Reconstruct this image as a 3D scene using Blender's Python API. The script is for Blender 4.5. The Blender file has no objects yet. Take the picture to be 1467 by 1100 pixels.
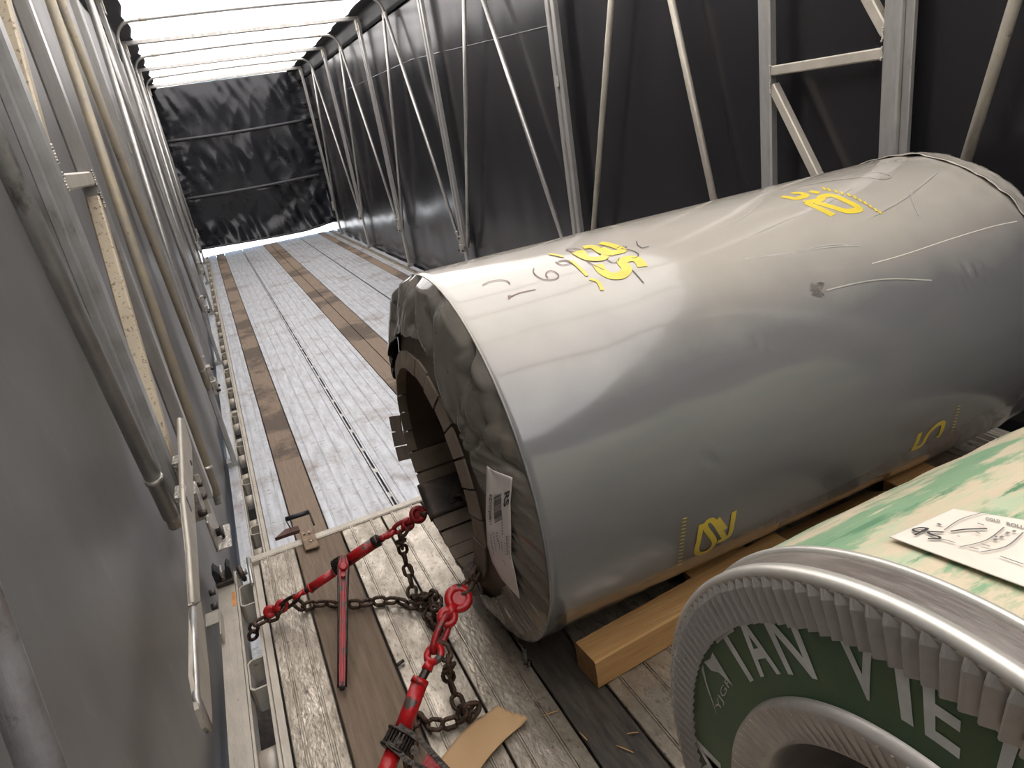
import bpy, math, random
import numpy as np
from mathutils import Vector, Matrix, noise

random.seed(7)
S = bpy.context.scene
COL = S.collection

# ------------------------------------------------------------------ camera, world, sun, exposure
F_PX, CX, CY, HC = 974.58, 733.5, 550.0, 1.62
R3 = np.array([[0.89870596, -0.41030123, -0.1548564],
               [-0.28613316, -0.28099201, -0.91606294],
               [0.33234834, 0.86758077, -0.36992998]])
cam_d = bpy.data.cameras.new('camera')
cam = bpy.data.objects.new('camera', cam_d)
COL.objects.link(cam)
cam_d.sensor_width = 36.0
cam_d.lens = F_PX / 1467.0 * 36.0
cam_d.clip_start = 0.05
cam_d.clip_end = 300
_m = Matrix((R3[0], -R3[1], -R3[2])).transposed()      # columns: camera x, y, z axes in the world
cam.matrix_world = Matrix.Translation((0, 0, HC)) @ _m.to_4x4()
S.camera = cam

world = bpy.data.worlds.new('world')
S.world = world
world.use_nodes = True
wn = world.node_tree
bg = wn.nodes['Background']
sky = wn.nodes.new('ShaderNodeTexSky')
sky.sky_type = 'NISHITA'
sky.sun_disc = False
sky.sun_elevation = math.radians(62)
sky.sun_rotation = math.radians(200)
sky.air_density = 1.0
sky.dust_density = 2.0
wn.links.new(sky.outputs['Color'], bg.inputs['Color'])
bg.inputs['Strength'].default_value = 0.35

sun_d = bpy.data.lights.new('sun', 'SUN')
sun_d.energy = 13.0
sun_d.angle = math.radians(0.6)
sun_d.color = (1.0, 0.94, 0.86)
sun = bpy.data.objects.new('sun', sun_d)
COL.objects.link(sun)
sun.rotation_euler = (math.radians(24), math.radians(14), 0)

S.view_settings.view_transform = 'Standard'
S.view_settings.look = 'None'
S.view_settings.gamma = 1.0
S.view_settings.use_curve_mapping = False
S.view_settings.exposure = 0.15

# ------------------------------------------------------------------ pixel -> place helpers
CAMP = np.array([0, 0, HC])
def ray(x, y):
    return R3.T @ np.array([(x - CX) / F_PX, (y - CY) / F_PX, 1.0])
def onz(x, y, z=0.0):
    d = ray(x, y); return Vector(CAMP + d * (z - HC) / d[2])
def onx(x, y, c):
    d = ray(x, y); return Vector(CAMP + d * c / d[0])
def near_line(x, y, A, B):
    d = ray(x, y); d = d / np.linalg.norm(d)
    A = np.array(A, float); u = np.array(B, float) - A; u = u / np.linalg.norm(u)
    w = CAMP - A; b = d @ u
    s = ((d @ w) * -1 + b * (u @ w)) / (1 - b * b)
    return Vector(CAMP + d * s)
def oncyl(x, y, y0, z0, r):
    d = ray(x, y)
    a = d[1]**2 + d[2]**2
    b = 2 * (d[1] * (0 - y0) + d[2] * (HC - z0))
    c = y0**2 + (HC - z0)**2 - r * r
    D = b * b - 4 * a * c
    t = (-b - math.sqrt(max(D, 0))) / 2 / a
    p = CAMP + d * t
    return p[0], math.atan2(p[2] - z0, p[1] - y0)

# ------------------------------------------------------------------ materials
MATS = {}
def newmat(name):
    m = bpy.data.materials.new(name); m.use_nodes = True
    MATS[name] = m
    return m, m.node_tree, m.node_tree.nodes['Principled BSDF']
def mat(name, col, rough=0.5, metal=0.0, var=0.25, scale=8.0, stretch=(1, 1, 1), col2=None,
        bump=0.0, bscale=60.0, spec=0.5, rvar=0.0, spots=None, thr=(0.55, 0.7), detail=6, sheen=0.0, coat=0.0):
    m, t, b = newmat(name)
    N, L = t.nodes, t.links
    tc = N.new('ShaderNodeTexCoord'); mp = N.new('ShaderNodeMapping')
    mp.inputs['Scale'].default_value = stretch
    L.new(tc.outputs['Object'], mp.inputs['Vector'])
    n1 = N.new('ShaderNodeTexNoise'); n1.inputs['Scale'].default_value = scale; n1.inputs['Detail'].default_value = detail
    n1.inputs['Roughness'].default_value = 0.62
    L.new(mp.outputs['Vector'], n1.inputs['Vector'])
    mix = N.new('ShaderNodeMix'); mix.data_type = 'RGBA'
    c2 = col2 if col2 else tuple(c * (1 - var) for c in col)
    c1 = col if col2 else tuple(min(1, c * (1 + var * 0.6)) for c in col)
    mix.inputs['A'].default_value = (*c1, 1); mix.inputs['B'].default_value = (*c2, 1)
    rmp = N.new('ShaderNodeMapRange'); rmp.inputs['From Min'].default_value = 0.32; rmp.inputs['From Max'].default_value = 0.68
    L.new(n1.outputs['Fac'], rmp.inputs['Value']); L.new(rmp.outputs['Result'], mix.inputs['Factor'])
    out = mix.outputs['Result']
    if spots:
        for k, (sc_, scale2, st2, t0, t1) in enumerate(spots):
            mp2 = N.new('ShaderNodeMapping'); mp2.inputs['Scale'].default_value = st2
            mp2.inputs['Location'].default_value = (3.1 * (k + 1), 1.7, 0.9 * k)
            L.new(tc.outputs['Object'], mp2.inputs['Vector'])
            n2 = N.new('ShaderNodeTexNoise'); n2.inputs['Scale'].default_value = scale2; n2.inputs['Detail'].default_value = 8
            n2.inputs['Roughness'].default_value = 0.7
            L.new(mp2.outputs['Vector'], n2.inputs['Vector'])
            r2 = N.new('ShaderNodeMapRange'); r2.inputs['From Min'].default_value = t0; r2.inputs['From Max'].default_value = t1
            L.new(n2.outputs['Fac'], r2.inputs['Value'])
            mx = N.new('ShaderNodeMix'); mx.data_type = 'RGBA'
            L.new(out, mx.inputs['A']); mx.inputs['B'].default_value = (*sc_, 1)
            L.new(r2.outputs['Result'], mx.inputs['Factor'])
            out = mx.outputs['Result']
    L.new(out, b.inputs['Base Color'])
    b.inputs['Metallic'].default_value = metal
    b.inputs['Roughness'].default_value = rough
    b.inputs['Specular IOR Level'].default_value = spec
    if coat:
        b.inputs['Coat Weight'].default_value = coat; b.inputs['Coat Roughness'].default_value = 0.08
    if rvar:
        rr = N.new('ShaderNodeMapRange'); rr.inputs['To Min'].default_value = max(0.03, rough - rvar); rr.inputs['To Max'].default_value = min(1, rough + rvar)
        rr.inputs['From Min'].default_value = 0.3; rr.inputs['From Max'].default_value = 0.7
        L.new(n1.outputs['Fac'], rr.inputs['Value']); L.new(rr.outputs['Result'], b.inputs['Roughness'])
    if bump:
        n3 = N.new('ShaderNodeTexNoise'); n3.inputs['Scale'].default_value = bscale; n3.inputs['Detail'].default_value = 4
        L.new(mp.outputs['Vector'], n3.inputs['Vector'])
        bp = N.new('ShaderNodeBump'); bp.inputs['Strength'].default_value = bump; bp.inputs['Distance'].default_value = 0.01
        L.new(n3.outputs['Fac'], bp.inputs['Height']); L.new(bp.outputs['Normal'], b.inputs['Normal'])
    return m

M = {}
M['alu_far'] = mat('worn_aluminium_deck', (0.57, 0.59, 0.62), 0.50, 0.35, scale=5, stretch=(6, 1, 1), col2=(0.43, 0.43, 0.44), bump=0.15,
                   spots=[((0.26, 0.205, 0.18), 2.4, (1, 1, 1), 0.53, 0.72), ((0.20, 0.16, 0.12), 20, (1, 2.2, 1), 0.57, 0.68)], rvar=0.12)
M['alu_near'] = mat('scuffed_aluminium_deck', (0.50, 0.44, 0.36), 0.36, 0.5, scale=9, stretch=(2, 1, 1), col2=(0.30, 0.26, 0.205), bump=0.25, bscale=40,
                    spots=[((0.15, 0.12, 0.085), 70, (2.0, .7, 1), 0.53, 0.66), ((0.20, 0.165, 0.12), 9, (1, .7, 1), 0.50, 0.72), ((0.10, 0.08, 0.055), 30, (1.6, .8, 1), 0.60, 0.68), ((0.64, 0.58, 0.48), 60, (.4, 3.5, 1), 0.64, 0.70)], rvar=0.16)
M['alu_rail'] = mat('rail_aluminium', (0.52, 0.475, 0.40), 0.5, 0.4, scale=10, stretch=(3, 1, 1), col2=(0.40, 0.36, 0.30), bump=0.1,
                    spots=[((0.16, 0.12, 0.08), 26, (1, 1, 1), 0.62, 0.72)])
M['alu_tube'] = mat('tube_aluminium', (0.55, 0.54, 0.52), 0.36, 0.7, scale=6, stretch=(4, 4, 1), col2=(0.40, 0.38, 0.35), rvar=0.08,
                    spots=[((0.28, 0.24, 0.18), 24, (1, 1, .5), 0.63, 0.75)])
M['alu_dusty'] = mat('dusty_tube', (0.46, 0.39, 0.27), 0.55, 0.3, scale=12, col2=(0.36, 0.32, 0.26), bump=0.2,
                     spots=[((0.12, 0.10, 0.08), 28, (1, 1, .5), 0.62, 0.70)])
M['galv'] = mat('dull_galvanised_tube', (0.44, 0.44, 0.43), 0.42, 0.55, scale=14, col2=(0.32, 0.31, 0.29),
                spots=[((0.10, 0.09, 0.08), 12, (1, 1, .4), 0.6, 0.72)])
M['weld'] = mat('weld_metal', (0.5, 0.47, 0.42), 0.35, 0.8, scale=60, bump=0.6, bscale=120)
M['dark_steel'] = mat('dark_steel', (0.045, 0.042, 0.04), 0.5, 0.6, scale=20, col2=(0.10, 0.075, 0.06), bump=0.2)
M['wood_plank'] = mat('weathered_brown_plank', (0.29, 0.215, 0.155), 0.75, 0, scale=4, stretch=(22, 1.2, 1), col2=(0.22, 0.165, 0.12), bump=0.25, bscale=20,
                      spots=[((0.12, 0.09, 0.068), 0.8, (1, 1, 1), 0.50, 0.56), ((0.06, 0.045, 0.035), 9, (1.5, 1, 1), 0.70, 0.76)], spec=0.3)
M['wood_near'] = mat('grey_brown_plank', (0.225, 0.165, 0.115), 0.7, 0, scale=4, stretch=(24, 1.5, 1), col2=(0.15, 0.105, 0.07), bump=0.3, bscale=22,
                     spots=[((0.05, 0.04, 0.03), 8, (1.5, 1, 1), 0.66, 0.76)], spec=0.35)
M['wood_dark'] = mat('shaded_dark_plank', (0.035, 0.03, 0.027), 0.5, 0, scale=6, stretch=(14, 2, 1), col2=(0.10, 0.085, 0.065), bump=0.3, bscale=22,  # dark wood, with the coil's shade put into the colour
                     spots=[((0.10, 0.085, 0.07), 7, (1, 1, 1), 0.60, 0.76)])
M['lumber'] = mat('fresh_lumber', (0.62, 0.37, 0.155), 0.62, 0, scale=3.2, stretch=(1.2, 16, 16), col2=(0.50, 0.27, 0.10), bump=0.2, bscale=12,
                  spots=[((0.22, 0.10, 0.04), 7, (1, 2.2, 2.2), 0.69, 0.74)], spec=0.35)
M['lumber_end'] = mat('lumber_end_grain', (0.36, 0.20, 0.085), 0.8, 0, scale=30, col2=(0.22, 0.11, 0.045), bump=0.4)
M['tarp'] = mat('grey_black_vinyl_tarp', (0.012, 0.012, 0.014), 0.21, 0, scale=1.6, stretch=(1, 1, .35), col2=(0.018, 0.017, 0.018), bump=0.012, bscale=2.2, rvar=0.05,
                spots=[((0.05, 0.045, 0.04), 26, (1, 1, .18), 0.64, 0.85)], spec=0.5)
M['tarp_left'] = mat('sheen_lightened_tarp', (0.17, 0.163, 0.158), 0.40, 0, scale=1.8, stretch=(1, 1, .5), col2=(0.13, 0.124, 0.12), bump=0.05, bscale=4, rvar=0.06,  # same vinyl as the right; roof light and sheen put into its paler grey
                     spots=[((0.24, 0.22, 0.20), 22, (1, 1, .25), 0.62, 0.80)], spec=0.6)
M['curtain'] = mat('black_curtain_vinyl', (0.010, 0.011, 0.014), 0.27, 0, scale=2.5, col2=(0.016, 0.016, 0.02), bump=0.05, bscale=8,
                   spots=[((0.05, 0.05, 0.05), 5, (1, 1, 1.5), 0.68, 0.80)])
M['black'] = mat('black_vinyl', (0.018, 0.018, 0.02), 0.5, 0, scale=5)
M['chain'] = mat('rusty_chain_steel', (0.115, 0.068, 0.042), 0.55, 0.55, scale=45, col2=(0.055, 0.036, 0.027), bump=0.5, bscale=150)
M['red'] = mat('chipped_red_paint', (0.40, 0.006, 0.009), 0.34, 0, scale=30, col2=(0.36, 0.01, 0.012), bump=0.15, bscale=90,
               spots=[((0.055, 0.04, 0.032), 20, (1, 1, 1), 0.56, 0.58)])
M['red_worn'] = mat('worn_red_paint', (0.33, 0.007, 0.009), 0.38, 0.1, scale=30, col2=(0.22, 0.015, 0.015), bump=0.2, bscale=90,
                    spots=[((0.06, 0.045, 0.036), 18, (1, 1, 1), 0.55, 0.59)])
M['gunmetal'] = mat('greasy_steel', (0.075, 0.062, 0.052), 0.38, 0.8, scale=30, col2=(0.035, 0.028, 0.024), bump=0.3, bscale=120)
M['card'] = mat('brown_cardboard', (0.215, 0.175, 0.135), 0.8, 0, scale=14, col2=(0.15, 0.12, 0.09), bump=0.1, bscale=30, spec=0.2)
M['card_tan'] = mat('tan_cardboard', (0.55, 0.36, 0.19), 0.75, 0, scale=6, col2=(0.50, 0.32, 0.165), spec=0.25)
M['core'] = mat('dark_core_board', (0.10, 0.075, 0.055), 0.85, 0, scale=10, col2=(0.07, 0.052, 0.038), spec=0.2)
M['film'] = mat('dark_grey_plastic_film', (0.135, 0.12, 0.095), 0.17, 0, scale=7, col2=(0.085, 0.077, 0.064), bump=0.12, bscale=14, spec=0.8, coat=0.5)
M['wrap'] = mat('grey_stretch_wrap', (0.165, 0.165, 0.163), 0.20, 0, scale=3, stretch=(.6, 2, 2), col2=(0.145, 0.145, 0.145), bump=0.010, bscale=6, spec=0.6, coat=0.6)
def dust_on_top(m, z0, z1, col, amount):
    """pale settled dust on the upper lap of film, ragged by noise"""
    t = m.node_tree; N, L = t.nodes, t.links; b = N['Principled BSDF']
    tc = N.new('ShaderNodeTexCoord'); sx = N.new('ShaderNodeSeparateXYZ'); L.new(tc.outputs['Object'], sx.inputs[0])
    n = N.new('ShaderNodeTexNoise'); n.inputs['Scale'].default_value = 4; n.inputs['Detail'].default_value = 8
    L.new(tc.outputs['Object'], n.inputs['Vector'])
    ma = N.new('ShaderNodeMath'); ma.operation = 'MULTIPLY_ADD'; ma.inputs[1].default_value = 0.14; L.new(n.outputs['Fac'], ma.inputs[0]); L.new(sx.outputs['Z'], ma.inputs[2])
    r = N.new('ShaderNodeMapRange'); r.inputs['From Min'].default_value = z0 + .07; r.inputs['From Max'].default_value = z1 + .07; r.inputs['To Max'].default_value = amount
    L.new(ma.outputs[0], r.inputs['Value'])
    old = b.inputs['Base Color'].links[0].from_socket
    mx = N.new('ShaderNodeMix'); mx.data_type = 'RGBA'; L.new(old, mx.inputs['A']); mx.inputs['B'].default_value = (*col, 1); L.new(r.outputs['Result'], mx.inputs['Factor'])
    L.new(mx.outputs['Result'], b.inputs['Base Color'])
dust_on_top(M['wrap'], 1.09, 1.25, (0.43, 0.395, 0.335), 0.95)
M['paper'] = mat('white_paper_label', (0.72, 0.68, 0.60), 0.6, 0, scale=8, col2=(0.66, 0.60, 0.50), spec=0.3)
M['paper_grey'] = mat('creased_label', (0.62, 0.57, 0.53), 0.35, 0, scale=12, col2=(0.54, 0.49, 0.45), bump=0.3, bscale=14)
M['yellow'] = mat('yellow_spray_print', (0.78, 0.60, 0.045), 0.35, 0, scale=30, col2=(0.66, 0.50, 0.06), coat=0.25)
M['ink'] = mat('black_marker_ink', (0.035, 0.028, 0.03), 0.5, 0, scale=30)
M['ink_faint'] = mat('grey_print_ink', (0.17, 0.155, 0.15), 0.5, 0, scale=30)
M['ink_brown'] = mat('brown_marker_ink', (0.20, 0.12, 0.10), 0.5, 0, scale=30)
M['bare'] = mat('bare_scrape', (0.20, 0.18, 0.16), 0.4, 0.3, scale=50)
M['scuff'] = mat('pale_film_scuff', (0.42, 0.40, 0.355), 0.4, 0, scale=9)
M['ring'] = mat('dull_zinc_ring', (0.52, 0.49, 0.45), 0.36, 0.6, scale=20, col2=(0.40, 0.375, 0.34), rvar=0.08)
M['ring_edge'] = mat('bright_zinc_edge', (0.66, 0.63, 0.56), 0.36, 0.6, scale=14, col2=(0.56, 0.54, 0.49))
M['strip'] = mat('brown_film_strip', (0.085, 0.068, 0.057), 0.3, 0, scale=11, stretch=(4, 1, 1), col2=(0.20, 0.17, 0.145), bump=0.3, bscale=12)
M['green_face'] = mat('dark_green_print', (0.030, 0.115, 0.055), 0.40, 0, scale=7, col2=(0.085, 0.125, 0.055), spec=0.5,
                      spots=[((0.16, 0.14, 0.10), 5, (1, 1, 1), 0.64, 0.78)])
M['white_print'] = mat('white_letter_print', (0.66, 0.67, 0.63), 0.45, 0, scale=20)
M['camo'] = mat('green_beige_wrap', (0.62, 0.53, 0.37), 0.40, 0, scale=3.0, stretch=(1.2, 2.2, 2.2), col2=(0.54, 0.45, 0.31), bump=0.1, bscale=12, coat=0.15,
                spots=[((0.43, 0.50, 0.33), 2.6, (1.6, 4.5, 4.5), 0.52, 0.60), ((0.20, 0.34, 0.19), 2.7, (1.3, 3.2, 3.2), 0.515, 0.575), ((0.10, 0.235, 0.12), 6.0, (.9, 4.6, 4.6), 0.57, 0.63), ((0.60, 0.51, 0.35), 5.0, (.8, 5.6, 5.6), 0.58, 0.64)])
M['curtain_bar'] = mat('curtain_bar_sleeve', (0.06, 0.06, 0.065), 0.45, 0, scale=9)
M['leather'] = mat('dirty_tan_bracket', (0.30, 0.21, 0.13), 0.6, 0.1, scale=30, col2=(0.17, 0.11, 0.07), bump=0.6, bscale=60)
M['rust'] = mat('red_rust_plate', (0.13, 0.05, 0.035), 0.6, 0.2, scale=30, col2=(0.07, 0.035, 0.028))
M['asphalt'] = mat('pale_yard_ground', (0.62, 0.64, 0.64), 0.9, 0, scale=3)
M['rag'] = mat('grey_purple_rag', (0.36, 0.33, 0.38), 0.8, 0, scale=25)
M['orange_mark'] = mat('orange_marker', (0.62, 0.27, 0.08), 0.6, 0, scale=30)
# speckled square tube (holes / dirt dots)
M['speckle'] = mat('speckled_dusty_aluminium', (0.52, 0.44, 0.32), 0.5, 0.3, scale=10, col2=(0.44, 0.37, 0.27),
                   spots=[((0.20, 0.15, 0.10), 110, (1, 1, 1), 0.57, 0.61)])

def roof_material():
    m, t, b = newmat('translucent_white_roof')
    N, L = t.nodes, t.links
    out = [n for n in N if n.type == 'OUTPUT_MATERIAL'][0]
    tr = N.new('ShaderNodeBsdfTranslucent'); df = N.new('ShaderNodeBsdfDiffuse'); mx = N.new('ShaderNodeMixShader')
    tr.inputs['Color'].default_value = (0.90, 0.875, 0.845, 1); df.inputs['Color'].default_value = (0.86, 0.85, 0.83, 1)
    mx.inputs[0].default_value = 0.35
    L.new(tr.outputs[0], mx.inputs[1]); L.new(df.outputs[0], mx.inputs[2]); L.new(mx.outputs[0], out.inputs['Surface'])
    return m
M['roof'] = roof_material()

# ------------------------------------------------------------------ mesh builder
class MB:
    def __init__(s): s.v = []; s.f = []; s.mi = []; s.cur = 0; s.smooth = []
    def add(s, vs, fs, smooth=False):
        o = len(s.v); s.v += [tuple(p) for p in vs]; s.f += [tuple(i + o for i in f) for f in fs]
        s.mi += [s.cur] * len(fs); s.smooth += [smooth] * len(fs)
    def box(s, a, b):
        (x0, y0, z0), (x1, y1, z1) = a, b
        vs = [(x0, y0, z0), (x1, y0, z0), (x1, y1, z0), (x0, y1, z0), (x0, y0, z1), (x1, y0, z1), (x1, y1, z1), (x0, y1, z1)]
        s.add(vs, [(0, 3, 2, 1), (4, 5, 6, 7), (0, 1, 5, 4), (1, 2, 6, 5), (2, 3, 7, 6), (3, 0, 4, 7)])
    def bevbox(s, a, b, c=0.004):
        """box with chamfered edges, along any axis"""
        (x0, y0, z0), (x1, y1, z1) = a, b
        pts = []
        for sx in (0, 1):
            for sy in (0, 1):
                for sz in (0, 1):
                    X, Y, Z = (x0, x1)[sx], (y0, y1)[sy], (z0, z1)[sz]
                    ix, iy, iz = (c, -c)[sx], (c, -c)[sy], (c, -c)[sz]
                    pts += [(X, Y + iy, Z + iz), (X + ix, Y, Z + iz), (X + ix, Y + iy, Z)]
        import bmesh
        bm = bmesh.new()
        for p in pts: bm.verts.new(p)
        r = bmesh.ops.convex_hull(bm, input=bm.verts[:])
        bm.verts.index_update()
        s.add([v.co[:] for v in bm.verts], [tuple(v.index for v in f.verts) for f in bm.faces])
        bm.free()
    def frame(s, p, q, up=(0, 0, 1)):
        p, q = Vector(p), Vector(q); d = (q - p).normalized(); u = Vector(up)
        if abs(d.dot(u)) > 0.99: u = Vector((0, 1, 0)) if abs(d.y) < .9 else Vector((1, 0, 0))
        x = d.cross(u).normalized(); y = x.cross(d).normalized()
        return p, q, d, x, y
    def bar(s, p, q, w, h, up=(0, 0, 1), bev=0.12):
        """chamfered rectangular bar, w across, h along up"""
        p, q, d, x, y = s.frame(p, q, up)
        b = min(w, h) * bev
        pr = [(-w/2 + b, -h/2), (w/2 - b, -h/2), (w/2, -h/2 + b), (w/2, h/2 - b), (w/2 - b, h/2), (-w/2 + b, h/2), (-w/2, h/2 - b), (-w/2, -h/2 + b)]
        s.sweep_profile([p, q], [(x, y)] * 2, pr)
    def sweep_profile(s, pts, frames, pr, closed=True, caps=True, smooth=False):
        n = len(pr); vs = []
        for p, (x, y) in zip(pts, frames):
            vs += [tuple(p + x * a + y * b) for a, b in pr]
        fs = []
        for i in range(len(pts) - 1):
            for k in range(n if closed else n - 1):
                k2 = (k + 1) % n
                fs.append((i*n + k, i*n + k2, (i+1)*n + k2, (i+1)*n + k))
        if caps and closed:
            fs.append(tuple(range(n))[::-1]); fs.append(tuple((len(pts)-1)*n + k for k in range(n)))
        s.add(vs, fs, smooth)
    def tube(s, pts, r, n=10, caps=True, closed_path=False, smooth=True):
        pts = [Vector(p) for p in pts]; m = len(pts)
        rr = r if isinstance(r, (list, tuple)) else [r] * m
        vs = []; prev = None
        for i, p in enumerate(pts):
            if closed_path: t = (pts[(i+1) % m] - pts[i-1]).normalized()
            else: t = (pts[min(i+1, m-1)] - pts[max(i-1, 0)]).normalized()
            if prev is None:
                u = Vector((0, 0, 1)) if abs(t.z) < 0.9 else Vector((1, 0, 0))
                x = t.cross(u).normalized()
            else:
                x = (prev - t * prev.dot(t)).normalized()
            prev = x; y = t.cross(x)
            vs += [tuple(p + (x * math.cos(2*math.pi*k/n) + y * math.sin(2*math.pi*k/n)) * rr[i]) for k in range(n)]
        fs = []
        for i in range(m if closed_path else m - 1):
            j = (i + 1) % m
            for k in range(n):
                k2 = (k + 1) % n
                fs.append((i*n + k, i*n + k2, j*n + k2, j*n + k))
        s.add(vs, fs, smooth)
        if caps and not closed_path:
            o = len(s.v) - len(vs)
            s.f.append(tuple(o + k for k in range(n))[::-1]); s.f.append(tuple(o + (m-1)*n + k for k in range(n)))
            s.mi += [s.cur] * 2; s.smooth += [False] * 2
    def lathe(s, prof, p, axis, n=24, smooth=True, caps=True):
        """prof: list of (along, radius) about the axis from p"""
        p = Vector(p); a = Vector(axis).normalized()
        u = Vector((0, 0, 1)) if abs(a.z) < .9 else Vector((1, 0, 0))
        x = a.cross(u).normalized(); y = a.cross(x)
        vs = []
        for h, r in prof:
            vs += [tuple(p + a*h + (x*math.cos(2*math.pi*k/n) + y*math.sin(2*math.pi*k/n))*r) for k in range(n)]
        fs = []
        for i in range(len(prof)-1):
            for k in range(n):
                k2 = (k+1) % n
                fs.append((i*n+k, i*n+k2, (i+1)*n+k2, (i+1)*n+k))
        s.add(vs, fs, smooth)
        if caps:
            o = len(s.v) - len(vs)
            s.f.append(tuple(o+k for k in range(n))[::-1]); s.f.append(tuple(o+(len(prof)-1)*n+k for k in range(n)))
            s.mi += [s.cur]*2; s.smooth += [False]*2
    def extrude_poly(s, poly, d):
        """poly: list of 3D points, extruded by vector d"""
        n = len(poly); d = Vector(d)
        vs = [tuple(p) for p in poly] + [tuple(Vector(p) + d) for p in poly]
        fs = [tuple(range(n)), tuple(range(2*n-1, n-1, -1))] + [(k, k+n, (k+1) % n + n, (k+1) % n) for k in range(n)]
        s.add(vs, fs)
    def grid(s, fn, nu, nv, smooth=True, keep=None):
        vs = [tuple(fn(i/nu, j/nv)) for j in range(nv+1) for i in range(nu+1)]
        fs = []
        for j in range(nv):
            for i in range(nu):
                if keep and not keep((i+.5)/nu, (j+.5)/nv): continue
                a = j*(nu+1)+i; fs.append((a, a+1, a+nu+2, a+nu+1))
        s.add(vs, fs, smooth)
    def build(s, name, m, parent=None, fixn=True):
        me = bpy.data.meshes.new(name); me.from_pydata(s.v, [], s.f)
        ms = m if isinstance(m, (list, tuple)) else [m]
        for k in ms: me.materials.append(k)
        me.polygons.foreach_set('material_index', s.mi)
        me.polygons.foreach_set('use_smooth', s.smooth)
        if fixn:
            import bmesh
            bm = bmesh.new(); bm.from_mesh(me); bmesh.ops.recalc_face_normals(bm, faces=bm.faces[:]); bm.to_mesh(me); bm.free()
        me.update()
        o = bpy.data.objects.new(name, me); COL.objects.link(o)
        if parent is not None: setpar(o, parent)
        return o

WORLD = {}
def wloc(o):
    l = Vector(o.location)
    return l + (wloc(o.parent) if o.parent else Vector((0, 0, 0)))
def setpar(o, parent):
    """mesh was built in world coordinates: cancel the parent's place"""
    o.location = -wloc(parent); o.parent = parent
def tag(o, label=None, cat=None, group=None, kind=None):
    if label: o['label'] = label
    if cat: o['category'] = cat
    if group: o['group'] = group
    if kind: o['kind'] = kind
    return o
def thing(name, loc, label=None, cat=None, group=None, kind=None):
    o = bpy.data.objects.new(name, None); COL.objects.link(o); o.location = loc; o.empty_display_size = 0.05
    return tag(o, label, cat, group, kind)
def solid(o, t, off=0.0):
    md = o.modifiers.new('thick', 'SOLIDIFY'); md.thickness = t; md.offset = off
    return o
def copy_tree(o, parent=None):
    c = o.copy(); COL.objects.link(c)
    if parent is not None: c.parent = parent
    for ch in list(o.children): copy_tree(ch, c)
    return c
def nz(x, y=0.0, z=0.0): return noise.noise(Vector((x, y, z)))

# ================================================================== STRUCTURE
XL, XR = -0.300, 2.165          # tarp planes
YF, YN = 13.85, -2.6            # far curtain, near end
ZR = 2.86
YS, ZS = 2.13, 0.40             # the deck step: everything nearer stands on the raised deck

def plank(parent, x0, x1, y0, y1, z, m, ribs=0, t=0.032, name='aluminium_plank', gap=0.0015, ribh=0.003):
    """one extruded deck board; ribs>0 puts raised tread ridges along it"""
    x0 += gap; x1 -= gap
    pr = [(x0, z - t), (x1, z - t), (x1, z - 0.002), (x1 - 0.002, z)]
    if ribs:
        w = (x1 - x0) / ribs
        for k in range(ribs, 0, -1):
            c = x0 + w * (k - 0.5)
            pr += [(c + 0.0055, z), (c + 0.004, z + ribh), (c + 0.001, z + ribh), (c + 0.0008, z - 0.002), (c - 0.0008, z - 0.002), (c - 0.001, z + ribh), (c - 0.004, z + ribh), (c - 0.0055, z)]
    pr += [(x0 + 0.002, z), (x0, z - 0.002)]
    b = MB(); b.sweep_profile([Vector((0, y0, 0)), Vector((0, y1, 0))], [(Vector((1, 0, 0)), Vector((0, 0, 1)))] * 2, pr)
    return b.build(name, m, parent)

# ---- lower (far) deck
b = MB(); b.box((-0.17, YS - 0.02, -0.16), (2.03, YF, -0.05))
floor = b.build('floor', M['dark_steel']); tag(floor, kind='structure')
far = [(-0.172, -0.058, 'a', 2), (-0.055, 0.086, 'w', 0), (0.089, 0.395, 'a', 4), (0.425, 0.793, 'a', 5), (0.796, 0.915, 'w', 0), (0.918, 1.045, 'w', 0),
       (1.048, 1.465, 'a', 5), (1.478, 1.83, 'a', 5), (1.833, 1.95, 'w', 0), (1.953, 2.03, 'a', 1)]
for x0, x1, k, r in far:
    if k == 'a': plank(floor, x0, x1, YS, YF, 0.0, M['alu_far'], r, ribh=0.0012)
    else: plank(floor, x0, x1, YS, YF, -0.001, M['wood_plank'], 0, name='wooden_plank')
# keyhole track in the open seam
b = MB()
b.box((0.397, YS, -0.02), (0.405, YF, 0.004)); b.box((0.416, YS, -0.02), (0.424, YF, 0.004))
b.build('seam_track', M['alu_far'], floor)
b = MB(); y = YS + 0.2
while y < YF - 0.3:
    b.box((0.402, y, -0.01), (0.419, y + 0.05, 0.001)); y += 0.30
tag(b.build('seam_clip', M['alu_rail'], floor), kind='stuff')

# ---- raised (near) deck
b = MB(); b.box((-0.165, YN, ZS - 0.17), (2.03, YS - 0.004, ZS - 0.045))
deck = b.build('floor', M['dark_steel']); tag(deck, kind='structure')
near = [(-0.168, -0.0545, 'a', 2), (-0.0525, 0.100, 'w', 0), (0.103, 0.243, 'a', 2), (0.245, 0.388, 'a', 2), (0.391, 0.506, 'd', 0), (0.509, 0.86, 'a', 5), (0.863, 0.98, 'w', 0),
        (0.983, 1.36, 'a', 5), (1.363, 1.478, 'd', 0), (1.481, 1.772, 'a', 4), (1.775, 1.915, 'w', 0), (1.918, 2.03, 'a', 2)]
for x0, x1, k, r in near:
    if k == 'a': plank(deck, x0, x1, YN, YS - 0.03, ZS, M['alu_near'], r, ribh=0.0035)
    else: plank(deck, x0, x1, YN, YS - 0.03, ZS - 0.001, M['wood_near' if k == 'w' else 'wood_dark'], 0, name='wooden_plank')
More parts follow.
